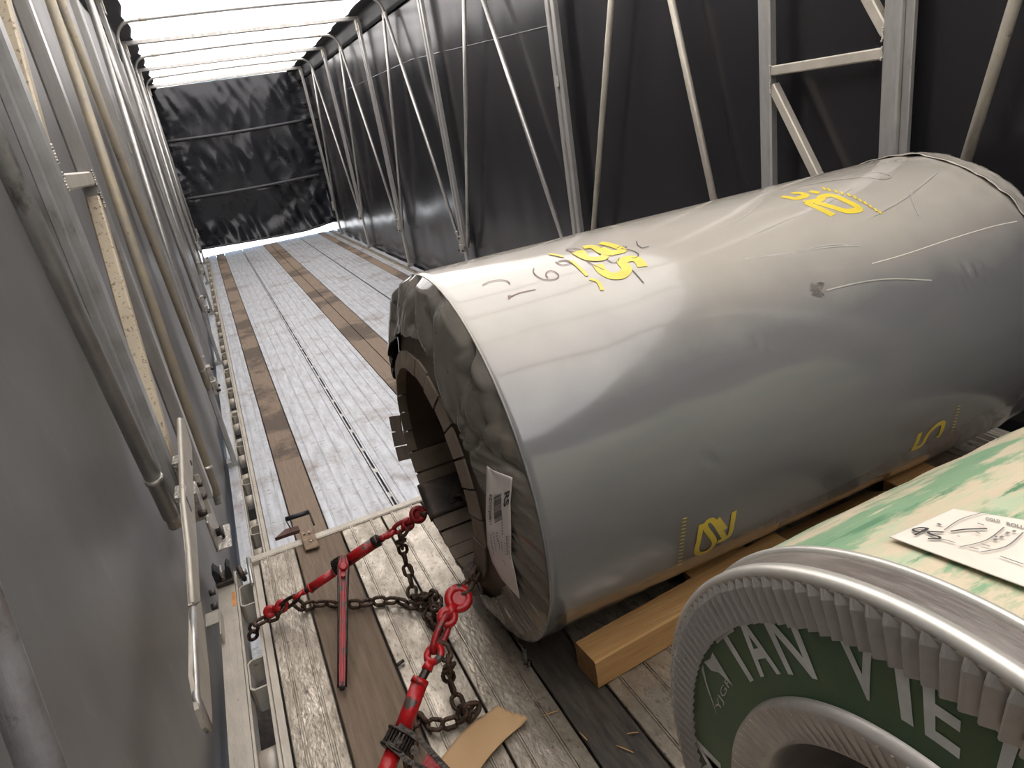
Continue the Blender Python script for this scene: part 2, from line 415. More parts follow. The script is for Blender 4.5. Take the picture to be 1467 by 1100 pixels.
b = MB(); b.bevbox((-0.195, YS - 0.03, ZS - 0.04), (2.05, YS + 0.004, ZS + 0.006), 0.004)
b.build('step_edge', M['alu_rail'], deck)
b = MB(); b.box((-0.165, YS - 0.012, -0.05), (2.03, YS + 0.001, ZS - 0.04))
b.build('step_face', M['alu_rail'], deck)

# ---- side rails with stake pockets and pipe spools
def side_rail(y0, y1, z, sgn, idx, period_pts, mrail):
    """sgn -1 left, +1 right. x measured from the deck centre line 0.93"""
    def X(x): return x if sgn < 0 else 1.86 - x
    def bx(b, xa, ya, za, xb, yb, zb): b.box((min(X(xa), X(xb)), ya, za), (max(X(xa), X(xb)), yb, zb))
    b = MB(); bx(b, -0.300, y0, z - 0.055, -0.250, y1, z + 0.0)
    o = b.build('trim_%d' % idx, mrail); tag(o, kind='structure')
    b = MB(); bx(b, -0.282, y0, z, -0.279, y1, z + 0.0015)
    bx(b, -0.264, y0, z, -0.262, y1, z + 0.0015); b.build('rail_ridge', mrail, o)
    b = MB(); bx(b, -0.249, y0, z - 0.06, -0.243, y1, z - 0.006); b.build('rail_lip', M['alu_rail'], o)
    b = MB(); bx(b, -0.199, y0, z - 0.05, -0.192, y1, z + 0.003); b.build('pocket_rail', M['alu_rail'], o)
    b = MB(); bx(b, -0.191, y0, z - 0.05, -0.173, y1, z - 0.012); b.build('rail_channel', M['alu_rail'], o)
    b = MB(); bx(b, -0.300, y0, z - 0.40, -0.166, y1, z - 0.36); b.build('shade_flange', M['dark_steel'], o)  # dark panel added under the pockets to stand for the shade below
    for kind, ya, yb in period_pts:
        b = MB()
        if kind == 's':
            r = (yb - ya) / 2
            xa, xb = X(-0.243), X(-0.199)
            b.lathe([(0, r*.9), (0.002, r), (abs(xb-xa)-0.002, r), (abs(xb-xa), r*.9)], (min(xa, xb), (ya+yb)/2, z - 0.02 - r), (1, 0, 0), 16)
            b.build('pipe_spool', M['alu_rail'], o)
        else:
            t = 0.005
            for dz in (0,):
                pts = [(X(-0.199), ya), (X(-0.232), ya), (X(-0.241), ya + 0.01), (X(-0.241), yb - 0.01), (X(-0.232), yb), (X(-0.199), yb)]
                vs = []; fs = []
                P2 = [Vector((p[0], p[1], 0)) for p in pts]
                cx_ = X(-0.215); cy_ = (ya+yb)/2
                n = len(P2)
                inner = [Vector((p.x + (cx_-p.x)*0.16 * (0 if abs(p.x - X(-0.199)) < 1e-6 else 1), p.y + (cy_-p.y)/abs(cy_-p.y)*t, 0)) for p in P2]
                for zz in (z - 0.075, z - 0.004):
                    vs += [(p.x, p.y, zz) for p in P2] + [(p.x, p.y, zz) for p in inner]
                for k in range(n-1):
                    fs += [(k, k+1, 2*n+k+1, 2*n+k), (n+k, 3*n+k, 3*n+k+1, n+k+1), (2*n+k, 2*n+k+1, 3*n+k+1, 3*n+k), (k, n+k, n+k+1, k+1)]
                b.add(vs, fs)
            b.build('stake_pocket', M['alu_rail'], o)
    return o
pp = []
y = 2.32
while y < YF - 0.2:
    pp += [('s', y + 0.0, y + 0.075), ]
    pp += [('b', y + 0.15, y + 0.235), ('s', y + 0.28, y + 0.355)]
    y += 0.565
side_rail(YS + 0.005, YF, 0.0, -1, 1, pp, M['alu_far'])
side_rail(YS + 0.005, YF, 0.0, 1, 2, pp, M['alu_far'])
pn = [('b', 1.885, 2.0), ('b', 1.515, 1.635), ('s', 1.27, 1.36), ('b', 1.05, 1.16), ('b', 0.6, 0.71), ('s', 0.35, 0.44), ('b', -0.1, 0.02)]
rail_near = side_rail(YN, YS - 0.03, ZS, -1, 3, pn, M['alu_rail'])
side_rail(YN, YS + 0.0, ZS, 1, 4, pn, M['alu_rail'])
b = MB(); b.box((-0.2995, 1.93, ZS), (-0.256, 1.985, ZS + 0.0008)); 
b = MB(); b.box((-0.262, 1.90, ZS), (-0.251, 1.975, ZS + 0.0008)); b.build('orange_scuff', M['orange_mark'], rail_near)

# ---- walls (vinyl tarps)
def tarp_fn(x, sgn, y0, y1, z0, z1):
    def f(u, v):
        yy = y0 + (y1 - y0) * u; zz = z0 + (z1 - z0) * v
        k = abs(math.sin(math.pi * (yy - 1.69) / 2.24))
        bulge = 0.022 * k * math.sin(math.pi * min(1, max(0, (zz + .3) / 3.2)))
        rip = 0.010 * nz(yy * 1.2, zz * 0.6, 3 + sgn) + 0.004 * nz(yy * 4, zz * 1.3, 7 + sgn)
        low = 0.02 * nz(yy * 2.2, zz * 2.0, 11) * max(0, 1 - (zz + .3) / 0.9)
        return (x + sgn * (bulge + rip + max(low, -0.012) + 0.012), yy, zz)
    return f
b = MB(); b.grid(tarp_fn(XL - 0.012, -1, YN, YF, -0.35, ZR), 260, 46)
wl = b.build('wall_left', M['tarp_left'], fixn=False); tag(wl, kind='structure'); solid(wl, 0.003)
b = MB(); b.grid(tarp_fn(XR + 0.012, 1, YN, YF, -0.35, ZR), 260, 46)
wr = b.build('wall_right', M['tarp'], fixn=False); tag(wr, kind='structure'); solid(wr, 0.003)
# welded hem seam along the side tarps and a small pleat
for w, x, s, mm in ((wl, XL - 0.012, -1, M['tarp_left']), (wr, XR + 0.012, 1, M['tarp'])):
    f = tarp_fn(x, s, YN, YF, -0.35, ZR)
    def g(u, v, f=f, s=s):
        u = (3.95 - YN) / (YF - YN) + u * (1 - (3.95 - YN) / (YF - YN))
        zc_ = 2.03 + 0.055 * (YN + (YF - YN) * u - 4.0) * (1 if 4 < YN + (YF - YN) * u < 7 else 0) + (0.165 if YN + (YF - YN) * u >= 7 else 0); p = f(u, (zc_ + 0.025 * v + 0.35) / (ZR + 0.35)); return (p[0] - s * (0.0008 + 0.0006 * math.sin(v * math.pi)), p[1], p[2])
    b = MB(); b.grid(g, 260, 2); o = b.build('hem_seam', mm, w, fixn=False); solid(o, 0.0008)

# far curtain with folds, bars
def curtain(u, v):
    x = -0.325 + 2.57 * u; z = 0.12 + (ZR - 0.12) * v
    zi = 0.125 + 0.035 * math.sin(u * 3.0 + 2.4) + 0.05 * max(0, (u - 0.8) * 5) * 1.0
    z = zi + (ZR + 0.012 - zi) * v
    d = 0
    bars = (1.055, 2.03)
    for zb in (-.1, *bars, 3.1): d += 0.0
    pinch = min(abs(z - 1.055), abs(z - 2.03)) / 0.5
    e = min(1, pinch)
    amp = 0.05 * e
    edge = math.exp(-((u - 0.0) / 0.10)**2) + math.exp(-((1 - u) / 0.10)**2)
    d = amp * nz(x * 2.6 + 0.5 * z, z * 0.7, 2) + 0.035 * e * nz(x * 7 + z * 2.5, z * 1.8 - x, 5)
    d += edge * 0.022 * nz(x * 7, z * 11, 8) + 0.02 * abs(nz(x * 3 - z * 1.2, z * 1.5, 9))
    if z < 1.0: d += 0.06 * math.sin(math.pi * min(1, (1.0 - z) / 0.9)) + 0.05 * nz(x * 2.2 - z * 1.4, z * 2.6, 12)
    return (x, YF - 0.02 + d - 0.03, z)
b = MB(); b.grid(curtain, 120, 110)
wf = b.build('wall_far', M['curtain'], fixn=False); tag(wf, kind='structure'); solid(wf, 0.003)
for zb in (1.055, 2.03):
    b = MB()
    pts = [(-0.27 + 2.4 * k / 24, YF - 0.075 + 0.006 * nz(k * .7, zb), zb + 0.02 * math.sin(math.pi * k / 24) * -1) for k in range(25)]
    b.tube(pts, 0.026, 8); b.build('curtain_bar', M['curtain_bar'], wf)
b = MB(); pts = [(-0.27 + 2.4 * k / 30, YF - 0.06 + 0.01 * nz(k * .9, 4), curtain(k / 30, 0)[2] + 0.012) for k in range(31)]
b.tube(pts, 0.02, 8); b.build('curtain_hem', M['curtain'], wf)
# near end curtain (behind the viewpoint)
b = MB(); b.grid(lambda u, v: (-0.31 + 2.48 * u, YN + 0.03 * nz(u * 9, v * 2), 0.30 + (ZR - .30) * v), 40, 10)
wb = b.build('wall_back', M['curtain'], fixn=False); tag(wb, kind='structure'); solid(wb, 0.003)

# roof: translucent white vinyl, slightly sagging between bows, with dark vinyl edge strips
def rooff(u, v):
    x = XL - 0.02 + (XR - XL + 0.04) * u; y = YN + (YF - YN) * v
    return (x, y, ZR + 0.012 + 0.012 * math.sin(math.pi * u) - 0.008 * abs(math.sin(math.pi * (y - 1.69) / 1.12)) * math.sin(math.pi * u))
b = MB(); b.grid(rooff, 24, 180)
cl = b.build('ceiling', M['roof'], fixn=False); tag(cl, kind='structure')
for s, x0, idx in ((1, XL, 5), (-1, XR, 6)):
    def g(u, v, s=s, x0=x0):
        y = YN + (YF - YN) * v
        w = 0.115 + 0.035 * abs(math.sin(math.pi * (y - 1.69) / 1.12)) + 0.01 * nz(y * 3, s)
        if u < 0.4: return (x0 + s * 0.012 * u / 0.4, y, ZR - 0.19 + 0.18 * u / 0.4)
        return (x0 + s * (0.012 + w * (u - 0.4) / 0.6), y, ZR - 0.01 + 0.012 * (u - 0.4) / 0.6)
    b = MB(); b.grid(g, 10, 240); o = b.build('trim_%d' % idx, M['black'], fixn=False); tag(o, kind='structure'); solid(o, 0.003)

# ground outside, seen under the far curtain
b = MB(); b.grid(lambda u, v: (-30 + 60 * u, -25 + 90 * v, -1.25 + 0.03 * nz(u * 20, v * 30)), 30, 40)
gr = b.build('floor', M['asphalt'], fixn=False); tag(gr, kind='structure')

# ================================================================== TARP FRAME
PI_, PO = 0.0, 0.0
XIL, XIR = -0.243, 2.108         # inner faces of the posts
def hinge(b_parent, x, y, z, s, m=None):
    """folding joint at a bow foot: clevis plates, pins, knob. s: +1 points into the trailer"""
    h = MB(); h.bevbox((min(x, x + s*0.03), y - 0.035, z - 0.11), (max(x, x + s*0.03), y + 0.035, z - 0.03), 0.004)
    h.bevbox((min(x, x + s*0.024), y - 0.02, z - 0.03), (max(x, x + s*0.024), y + 0.028, z + 0.05), 0.003)
    o = h.build('hinge', M['weld'], b_parent)
    for dy, dz in ((0.045, -0.085), (-0.045, -0.085), (0.0, 0.03)):
        k = MB(); k.lathe([(0, .009), (.016, .009), (.02, .006)], (x + s*0.02, y + dy, z + dz), (s, 0, 0), 10)
        k.build('pin', M['dark_steel'], o)
    return o

def square_bow(name, label, y, group='square-tube bows of the tarp frame'):
    t = thing(name, (0.93, y, 0.0), label, 'bow', group)
    for s, x in ((1, XIL), (-1, XIR)):
        # the post is an extruded pair of ribs on a flat web
        b = MB(); w = 0.105
        pr = []
        for a, c in ((-w/2, 0), (-w/2, .026), (-w/2+.004, .030), (-w/2+.034, .030), (-w/2+.038, .026), (-w/2+.038, .012), (w/2-.038, .012), (w/2-.038, .026), (w/2-.034, .030), (w/2-.004, .030), (w/2, .026), (w/2, 0)):
            pr.append((a, c - 0.030))
        b.sweep_profile([Vector((x, y, 0.50)), Vector((x, y, ZR - 0.10))], [(Vector((0, 1, 0)), Vector((s, 0, 0)))] * 2, pr)
        post = b.build('post', M['alu_tube'], t)
        b = MB(); b.bevbox((min(x, x + s*.006), y - .014, 1.70), (max(x, x + s*.006), y + .014, 1.76), .002)
        b.build('latch_clip', M['weld'], post)
        b = MB(); b.bevbox((min(x - s*.03, x - s*.004), y - 0.035, 0.03), (max(x - s*.03, x - s*.004), y + 0.035, 0.50), .004)
        b.build('lower_post', M['galv'] if s > 0 else M['alu_tube'], t)
        b = MB()
        b.bevbox((min(x - s*.036, x + s*.012), y - 0.035, ZR - 0.17), (max(x - s*.036, x + s*.012), y + 0.035, ZR - 0.055), .004)
        b.build('corner_bracket', M['alu_rail'], t)
        hinge(t, x, y, 0.55, s)
        b = MB(); b.bevbox((min(x - s*.06, x + s*.006), y - 0.03, -0.02), (max(x - s*.06, x + s*.006), y + 0.03, 0.035), .004)
        b.build('roller_foot', M['galv'], t)
    b = MB(); b.bar((XIL - .028, y, ZR - 0.045), (XIR + .028, y, ZR - 0.045), 0.05, 0.04); b.build('roof_bar', M['alu_tube'], t)
    return t

def round_bow(name, label, y, yl, yr, zb=0.52, group='round-tube bows of the tarp frame', mats=None):
    """two tubes on each side spread from the top corner to the feet of the neighbouring posts (yl nearer, yr farther)"""
    t = thing(name, (0.93, y, 0.0), label, 'bow', group)
    mats = mats or {}
    for s, x in ((1, XIL - 0.012), (-1, XIR + 0.012)):
        for yy, nm in ((yl, 'near'), (yr, 'far')):
            sg = 1 if yy > y else -1
            p0 = Vector((x, yy - sg*0.105, zb)); p1 = Vector((x, y + sg*0.035, ZR - 0.20))
            b = MB(); b.tube([p0, p1], 0.0165, 12)
            o = b.build('diagonal_tube', mats.get((s, nm), M['alu_tube'] if s < 0 else M['alu_tube']), t)
            b = MB(); d = (p1 - p0).normalized()
            b.tube([p0 - d*0.03, p0 + d*0.10], 0.0135 , 10); b.lathe([(0, .019), (.012, .019)], p0 + d*0.1, tuple(d), 12)
            b.build('tube_end', M['weld'], o)
        b = MB(); b.bevbox((min(x - .012, x + .012), y - 0.055, ZR - 0.235), (max(x - .012, x + .012), y + 0.055, ZR - 0.18), .004)
        b.build('top_joint', M['alu_rail'], t)
    # bent roof tube
    pts = []
    zt = ZR - 0.035; rc = 0.15; xa, xb = XIL - 0.012, XIR + 0.012
    pts.append((xa, y, ZR - 0.21))
    for k in range(7):
        a = math.pi - k / 6 * math.pi / 2
        pts.append((xa + rc + rc * math.cos(a), y, zt - rc + rc * math.sin(a)))
    for k in range(1, 8): pts.append((xa + rc + (xb - xa - 2*rc) * k / 8, y, zt + 0.012 * math.sin(math.pi * k / 8)))
    for k in range(7):
        a = math.pi / 2 - k / 6 * math.pi / 2
        pts.append((xb - rc + rc * math.cos(a), y, zt - rc + rc * math.sin(a)))
    pts.append((xb, y, ZR - 0.21))
    b = MB(); b.tube(pts, 0.015, 12); rt = b.build('roof_tube', M['alu_tube'], t)
    for xs in (xa + 0.24, xb - 0.24):
        b = MB(); b.tube([(xs - .03, y, zt + .003), (xs + .03, y, zt + .003)], 0.0185, 12); b.build('joint_sleeve', M['alu_rail'], rt)
    return t

square_bow('square_bow', 'square-tube aluminium bow, the first beyond the welded ladder portal', 3.91)
square_bow('square_bow', 'square-tube aluminium bow, second beyond the welded ladder portal', 6.17)
square_bow('square_bow', 'square-tube aluminium bow, third beyond the welded ladder portal', 8.41)
square_bow('square_bow', 'square-tube aluminium bow, fourth beyond the ladder portal, second from the far curtain', 10.65)
square_bow('square_bow', 'square-tube aluminium bow standing nearest to the far black curtain', 12.89)
square_bow('square_bow', 'square-tube bow nearest the viewer, its flat post at the bottom left corner', 0.27)
round_bow('round_bow', 'round-tube bow between the ladder portal and the nearest square bow, its tubes dusty', 1.06, 0.38, 1.60, zb=0.93,
          mats={(1, 'far'): M['galv'], (-1, 'far'): M['alu_rail'], (1, 'near'): M['alu_far']})
round_bow('round_bow', 'round-tube bow just beyond the welded ladder portal, dusty yellow tubes at left', 3.02, 2.32, 3.93,
          mats={(1, 'near'): M['alu_dusty'], (1, 'far'): M['alu_dusty'], (-1, 'near'): M['alu_rail'], (-1, 'far'): M['alu_rail']})
round_bow('round_bow', 'round-tube bow between the first and second square bows beyond the portal', 5.04, 3.91, 6.17)
round_bow('round_bow', 'round-tube bow between the second and third square bows beyond the portal', 7.29, 6.17, 8.41)
round_bow('round_bow', 'round-tube bow between the third and fourth square bows beyond the portal', 9.53, 8.41, 10.65)
round_bow('round_bow', 'round-tube bow nearest the far curtain, between the last two square bows', 11.77, 10.65, 12.89)

# ---- welded ladder portal (two posts a side joined by a rung and diagonal braces)
pt = thing('ladder_portal', (0.93, 1.95, 0.4), 'welded portal of doubled square posts with rung and diagonal braces behind the grey coil', 'frame')
for s, x in ((1, XIL), (-1, XIR)):
    for yy, zb, w in ((1.685, 0.90 if s > 0 else 0.55, 0.062), (2.235, 0.62, 0.062)):
        b = MB(); b.bar((x - s*0.019, yy, zb), (x - s*0.019, yy, ZR - 0.06), w, 0.038, up=(s, 0, 0), bev=0.15)
        p = b.build('post', M['alu_tube'] if s < 0 or yy > 2 else M['galv'], pt)
        # second rib beside it
        b = MB(); b.bar((x - s*0.028, yy + (-.047 if yy < 2 else .0), zb), (x - s*0.028, yy + (-.047 if yy < 2 else 0), ZR - 0.06), 0.03, 0.018, up=(s, 0, 0))
        if yy < 2: b.build('post_flange', M['alu_tube'] if s < 0 else M['galv'], p)
    zr = 1.60 if s < 0 else 1.625
    b = MB(); b.bar((x - s*.02, 1.714, zr), (x - s*.02, 2.206, zr), 0.036, 0.036); b.build('rung', M['alu_rail'], pt)
    b = MB(); b.bar((x - s*.02, 2.206, zr - .055), (x - s*.02, 1.72, 0.80 if s < 0 else 0.86), 0.036, 0.034, up=(s, 0, 0))
    b.build('brace', M['alu_rail'] if s < 0 else M['speckle'], pt)
    b = MB(); b.bar((x - s*.02, 1.714, zr + .06), (x - s*.02, 2.206, 2.40), 0.036, 0.034, up=(s, 0, 0))
    b.build('brace', M['alu_rail'] if s < 0 else M['speckle'], pt)
    b = MB()
    for yy, z in ((1.716, zr), (2.204, zr), (2.204, zr - .06), (1.716, zr + .055)):
        for k in range(7):
            b.lathe([(0, .003), (.003, .0045), (.006, .003)], (x - s*.003, yy + .004*nz(k, yy), z - .018 + k*.006), (s, 0, 0), 6)
    tag(b.build('weld_bead', M['weld'], pt), kind='stuff')
for yy in (1.685, 2.235):
    b = MB(); b.bar((XIL - .03, yy, ZR - 0.045), (XIR + .03, yy, ZR - 0.045), 0.05, 0.04); b.build('roof_bar', M['alu_tube'], pt)
# lower left posts of the portal, brackets on the rail
b = MB(); b.bevbox((XIL - 0.045, 2.205, ZS + 0.05), (XIL - 0.020, 2.265, 0.66), .003); b.build('lower_post', M['galv'], pt)
hinge(pt, XIL, 1.685, 0.93, 1)
b = MB(); b.bevbox((XIL - .02, 1.655, .87), (XIL + .012, 1.715, .92), .003); b.build('foot_clamp', M['galv'], pt)

# left tension lever: long flat blade with rounded end, strut and pins
tl = thing('tension_lever', (-0.225, 1.3, 0.95), 'long flat aluminium lever blade with rounded end hanging by the left tarp', 'lever')
def blade(p_px, x, name, m, th=0.006):
    b = MB(); poly = [onx(*p, x) for p in p_px]; b.extrude_poly(poly, (-th, 0, 0)); return b.build(name, m, tl)
blade([(257, 600), (263, 598), (275, 640), (277, 700), (284, 800), (287, 860), (275, 866), (270, 790), (262, 720)], -0.205, 'upper_blade', M['alu_rail'])
bb = blade([(276, 872), (288, 862), (294, 905), (300, 960), (304, 1020), (304, 1040), (301, 1046), (295, 1042), (285, 1015), (276, 965)], -0.205, 'lower_blade', M['alu_rail'])
b = MB(); b.tube([onx(257, 601, -.206), onx(262, 720, -.206), onx(270, 790, -.206), onx(275, 866, -.206)], 0.006, 8); b.build('blade_edge', M['alu_rail'], tl)
b = MB(); b.tube([onx(276, 872, -.206), onx(277, 920, -.206), onx(281, 1000, -.206), onx(300, 1046, -.206)], 0.006, 8); b.build('blade_edge', M['alu_tube'], tl)
b = MB(); b.bar(onx(281, 680, -.222), onx(300, 735, -.222), 0.012, 0.008); b.build('strut', M['alu_rail'], tl)
for px in ((283, 695), (290, 710), (261, 712), (300, 850), (303, 870)):
    b = MB(); b.lathe([(0, .007), (.012, .007)], onx(*px, -.222), (1, 0, 0), 10); b.build('pin', M['dark_steel'], tl)
b = MB()
q = onx(262, 715, -.215); b.bevbox((q.x - .012, q.y - .03, q.z - .022), (q.x + .012, q.y + .03, q.z + .022), .003); b.build('lever_hinge', M['weld'], tl)

# bracket plate with bolt between lever and rail
lb = thing('latch_bracket', (-0.245, 2.2, 0.62), 'dusty latch bracket with bolt on the portal post above the rail', 'bracket')
q = onx(307, 755, -.243)
b = MB(); b.bevbox((q.x - .008, q.y - .075, q.z - .045), (q.x, q.y + .075, q.z + .06), .003)
b.bevbox((q.x - .002, q.y - .07, q.z - .045), (q.x + .035, q.y + .07, q.z - .038), .002); b.build('plate', M['weld'], lb)
b = MB(); b.lathe([(0, .012), (.012, .012), (.012, .018), (.02, .018)], (q.x, q.y, q.z - .02), (1, 0, 0), 12); b.build('bolt', M['dark_steel'], lb)

# black roller clamp standing on the near left rail end
rc_ = onz(318, 822, ZS + 0.06)
rcl = thing('roller_clamp', (-0.27, 2.06, ZS), 'black rubber clamp block standing on the end of the near left rail', 'clamp')
b = MB(); b.bevbox((-0.302, 2.02, ZS + .0), (-0.250, 2.095, ZS + .018), .003); b.build('base', M['dark_steel'], rcl)
b = MB()
for s in (-1, 1):
    cx = -0.276 + s*.016
    b = MB(); b.extrude_poly([(cx - s*.012, 2.035, ZS + .018), (cx + s*.010, 2.035, ZS + .018), (cx + s*.011, 2.035, ZS + .05), (cx + s*.004, 2.035, ZS + .062), (cx - s*.005, 2.035, ZS + .045)], (0, .045, 0)); b.build('jaw', M['black'], rcl)
b = MB(); b.tube([(-0.276, 2.03, ZS + .02), (-0.276, 2.03, ZS + .05), (-0.276, 2.05, ZS + .058)], .006, 8); b.build('clamp_rod', M['weld'], rcl)

# angle catch at the rail
ct = thing('angle_catch', (-0.29, 1.85, ZS), 'small bent angle catch lying over the near left rail', 'catch')
b = MB(); b.bevbox((-0.335, 1.80, ZS + 0.03), (-0.290, 1.86, ZS + .036), .002); b.build('flange', M['alu_rail'], ct)
b = MB(); b.bevbox((-0.294, 1.74, ZS + .002), (-0.289, 1.86, ZS + .036), .001); b.build('tongue', M['alu_rail'], ct)

# winch wheel on the pocket rail by the step
ww = thing('winch_wheel', (-0.215, 2.04, ZS), 'small dark steel winch wheel with bright axle beside the deck step', 'winch')
c0 = Vector((-0.232, 2.04, ZS + 0.012))
b = MB(); b.lathe([(0, .020), (.004, .028), (.012, .028), (.016, .021)], c0, (1, 0.15, .1), 20); b.build('wheel', M['dark_steel'], ww)
b = MB(); b.lathe([(-0.006, .011), (.024, .011)], c0, (1, 0.15, .1), 14); b.build('axle', M['alu_tube'], ww)
b = MB(); b.tube([(-.200, 2.12, ZS + .012), (-.198, 2.04, ZS + .016), (-.197, 1.96, ZS + .012)], .006, 8); b.build('rod', M['alu_tube'], ww)

# folding grip handle on the deck step
gh = thing('grip_handle', (-0.02, 2.2, 0.4), 'black rubber grip handle on thin rods rising beyond the deck step', 'handle')
hA, hB = onz(409, 744, .44), onz(443, 733, .44)
b = MB(); b.tube([hA, hA.lerp(hB, .5), hB], .0085, 12); b.build('grip', M['black'], gh)
b = MB(); b.tube([hB, onz(450, 752, .415)], .0035, 8); b.build('rod', M['dark_steel'], gh)
b = MB(); b.tube([hA, onz(418, 760, .41)], .0022, 8); b.build('rod', M['dark_steel'], gh)
rp = thing('rusty_wedge', (-0.08, 2.17, .39), 'rust red folded strap wedge behind the step edge left of the handle', 'strap')
b = MB(); b.extrude_poly([onz(395, 775, .404), onz(410, 762, .404), onz(428, 757, .404), onz(431, 763, .404), onz(415, 768, .404)], (0, 0, .012)); b.build('strap_fold', M['rust'], rp)
# tan bracket draped over step edge
tb = thing('strap_bracket', (0.02, 2.1, .4), 'dirty tan folded bracket bolted over the deck step edge', 'bracket')
A0, A1 = onz(429, 763, ZS + .012), onz(448, 757, ZS + .012)
B0, B1 = onz(438, 790, ZS + .008), onz(458, 784, ZS + .008)
def tbf(u, v):
    a = A0.lerp(A1, u); c = B0.lerp(B1, u); p = a.lerp(c, v)
    return (p.x, p.y, p.z + 0.006 * abs(math.sin(v * 9)) + .003 * nz(u * 5, v * 7))
b = MB(); b.grid(tbf, 8, 16); o = b.build('bracket_plate', M['leather'], tb, fixn=False); solid(o, .006)
for px in ((436, 766), (443, 764), (446, 776)):
    b = MB(); b.lathe([(0, .004), (.006, .003)], onz(*px, ZS + .018), (0, 0, 1), 8); b.build('rivet', M['weld'], tb)

# ================================================================== GREY COIL
Y0, Z0, RC = 1.44, 0.86, 0.455
XA, XB = 0.39, 1.96
XH, RH = 0.318, 0.256
coil = thing('wrapped_steel_coil', (1.1, Y0, 0.41), 'big glossy grey wrapped steel coil lying across the raised deck', 'coil')
def cylp(x, a, r=RC): return Vector((x, Y0 + r * math.cos(a), Z0 + r * math.sin(a)))
def wrapf(u, v):
    a = 2 * math.pi * u; x = XA + (XB - XA) * v
    e = max(0, (v - .97) / .03)
    r = RC - 0.022 * e * e + 0.0018 * nz(x * 2.5, math.cos(a) * 2, math.sin(a) * 2) + 0.0006 * nz(x * 9, math.cos(a) * 9, math.sin(a) * 9)
    e0 = max(0, 1 - v / .004); r -= 0.004 * e0
    if v > .86: r += 0.0035 * nz(x * 14, a * 9, 4) * (v - .86) / .1
    # a few shallow dents in the film
    for (xc, ac, sx, sa, dp) in ((0.78, 3.02, .03, .06, .004), (0.98, 2.60, .025, .05, .004), (1.62, 2.62, .07, .07, .005)):
        q = ((x - xc) / sx)**2 + ((a - ac) / sa)**2
        if q < 6: r += dp * math.exp(-q) * nz(x * 60, a * 40, 1) * 1.5
    return cylp(x, a, r)
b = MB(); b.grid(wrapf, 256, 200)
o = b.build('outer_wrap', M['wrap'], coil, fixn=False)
# film overlap: a raised edge running along the coil and a torn flap at the far end
def tearf(u, v):
    a = math.radians(60 + 105 * u); w = 0.06 + 0.012 * nz(u * 12, 2); x = XB - 0.075 - .02 * nz(u * 4, 7) + w * v
    return cylp(x, a, RC + 0.001 + 0.007 * (1 - v)**2 * (0.6 + nz(u * 14, 5)) + .004 * abs(nz(u * 22, v * 3, 8)))
b = MB(); b.grid(tearf, 120, 8); o = b.build('torn_flap', M['wrap'], coil, fixn=False); solid(o, .0015)
# right end disc
b = MB(); b.lathe([(0, .26), (0, RC - .03), (-.01, RC - .015)], (XB - .012, Y0, Z0), (1, 0, 0), 64, caps=False); b.build('end_board', M['card'], coil)
# bore (cardboard core)
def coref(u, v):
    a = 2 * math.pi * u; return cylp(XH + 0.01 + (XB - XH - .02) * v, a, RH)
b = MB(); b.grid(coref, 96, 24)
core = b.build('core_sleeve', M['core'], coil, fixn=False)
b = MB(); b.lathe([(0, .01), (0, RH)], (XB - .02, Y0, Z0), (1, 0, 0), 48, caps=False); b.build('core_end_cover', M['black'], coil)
# steel face: conical laps under the film
def facef(u, v):
    a = 2 * math.pi * u; r = RH + (RC - 0.006 - RH) * v
    return cylp(XH + 0.012 + (XA - XH - .008) * v, a, r)
b = MB(); b.grid(facef, 128, 6); b.build('coil_face', M['card'], coil, fixn=False)
# cardboard corner guard: separate folded blocks round the bore
nb = 26
for k in range(nb):
    a0 = 2 * math.pi * k / nb + .01; a1 = 2 * math.pi * (k + 1) / nb - .012
    jit = random.uniform(-.002, .002); DD = 0.13 if 232 < math.degrees(a0) < 345 else 0.02
    b = MB()
    def gf(u, v, a0=a0, a1=a1, jit=jit, DD=DD):
        a = a0 + (a1 - a0) * u
        if v < .5: r = RH - .004; x = XH + DD - (DD + .002) * v / .5
        else: r = RH - .004 + 0.038 * (v - .5) / .5; x = XH - .002 + 0.010 * (v - .5) / .5
        return cylp(x + jit, a, r + jit)
    b.grid(gf, 5, 8, smooth=False); o = b.build('cardboard_block', M['card'], coil, fixn=False); solid(o, .005)
# loose cardboard flaps sticking out at the far side
for k, px in enumerate((((557, 597), (572, 595), (575, 619), (561, 618)), ((561, 620), (576, 617), (583, 636), (565, 640)), ((566, 641), (583, 638), (588, 657), (571, 661)))):
    b = MB(); b.extrude_poly([onx(*p, 0.355) for p in px], (.004, 0, 0)); b.build('cardboard_flap', M['card'], coil)
# dark sleeves of the chain protectors in the bore
for (aa, xx) in ((math.radians(-47), XH - .002), (math.radians(-128), XH - .004)):
    b = MB()
    def sf(u, v, aa=aa, xx=xx):
        a = aa + (u - .5) * .42
        if v < .7: return cylp(xx + .20 * (1 - v / .7), a, RH - .012 + .003 * nz(u * 4, v * 5))
        return cylp(xx - .006, a, RH - .012 + (.018 if aa > -1 else .07) * (v - .7) / .3)
    b.grid(sf, 8, 12); o = b.build('chain_sleeve', M['dark_steel'], coil, fixn=False); solid(o, .006)

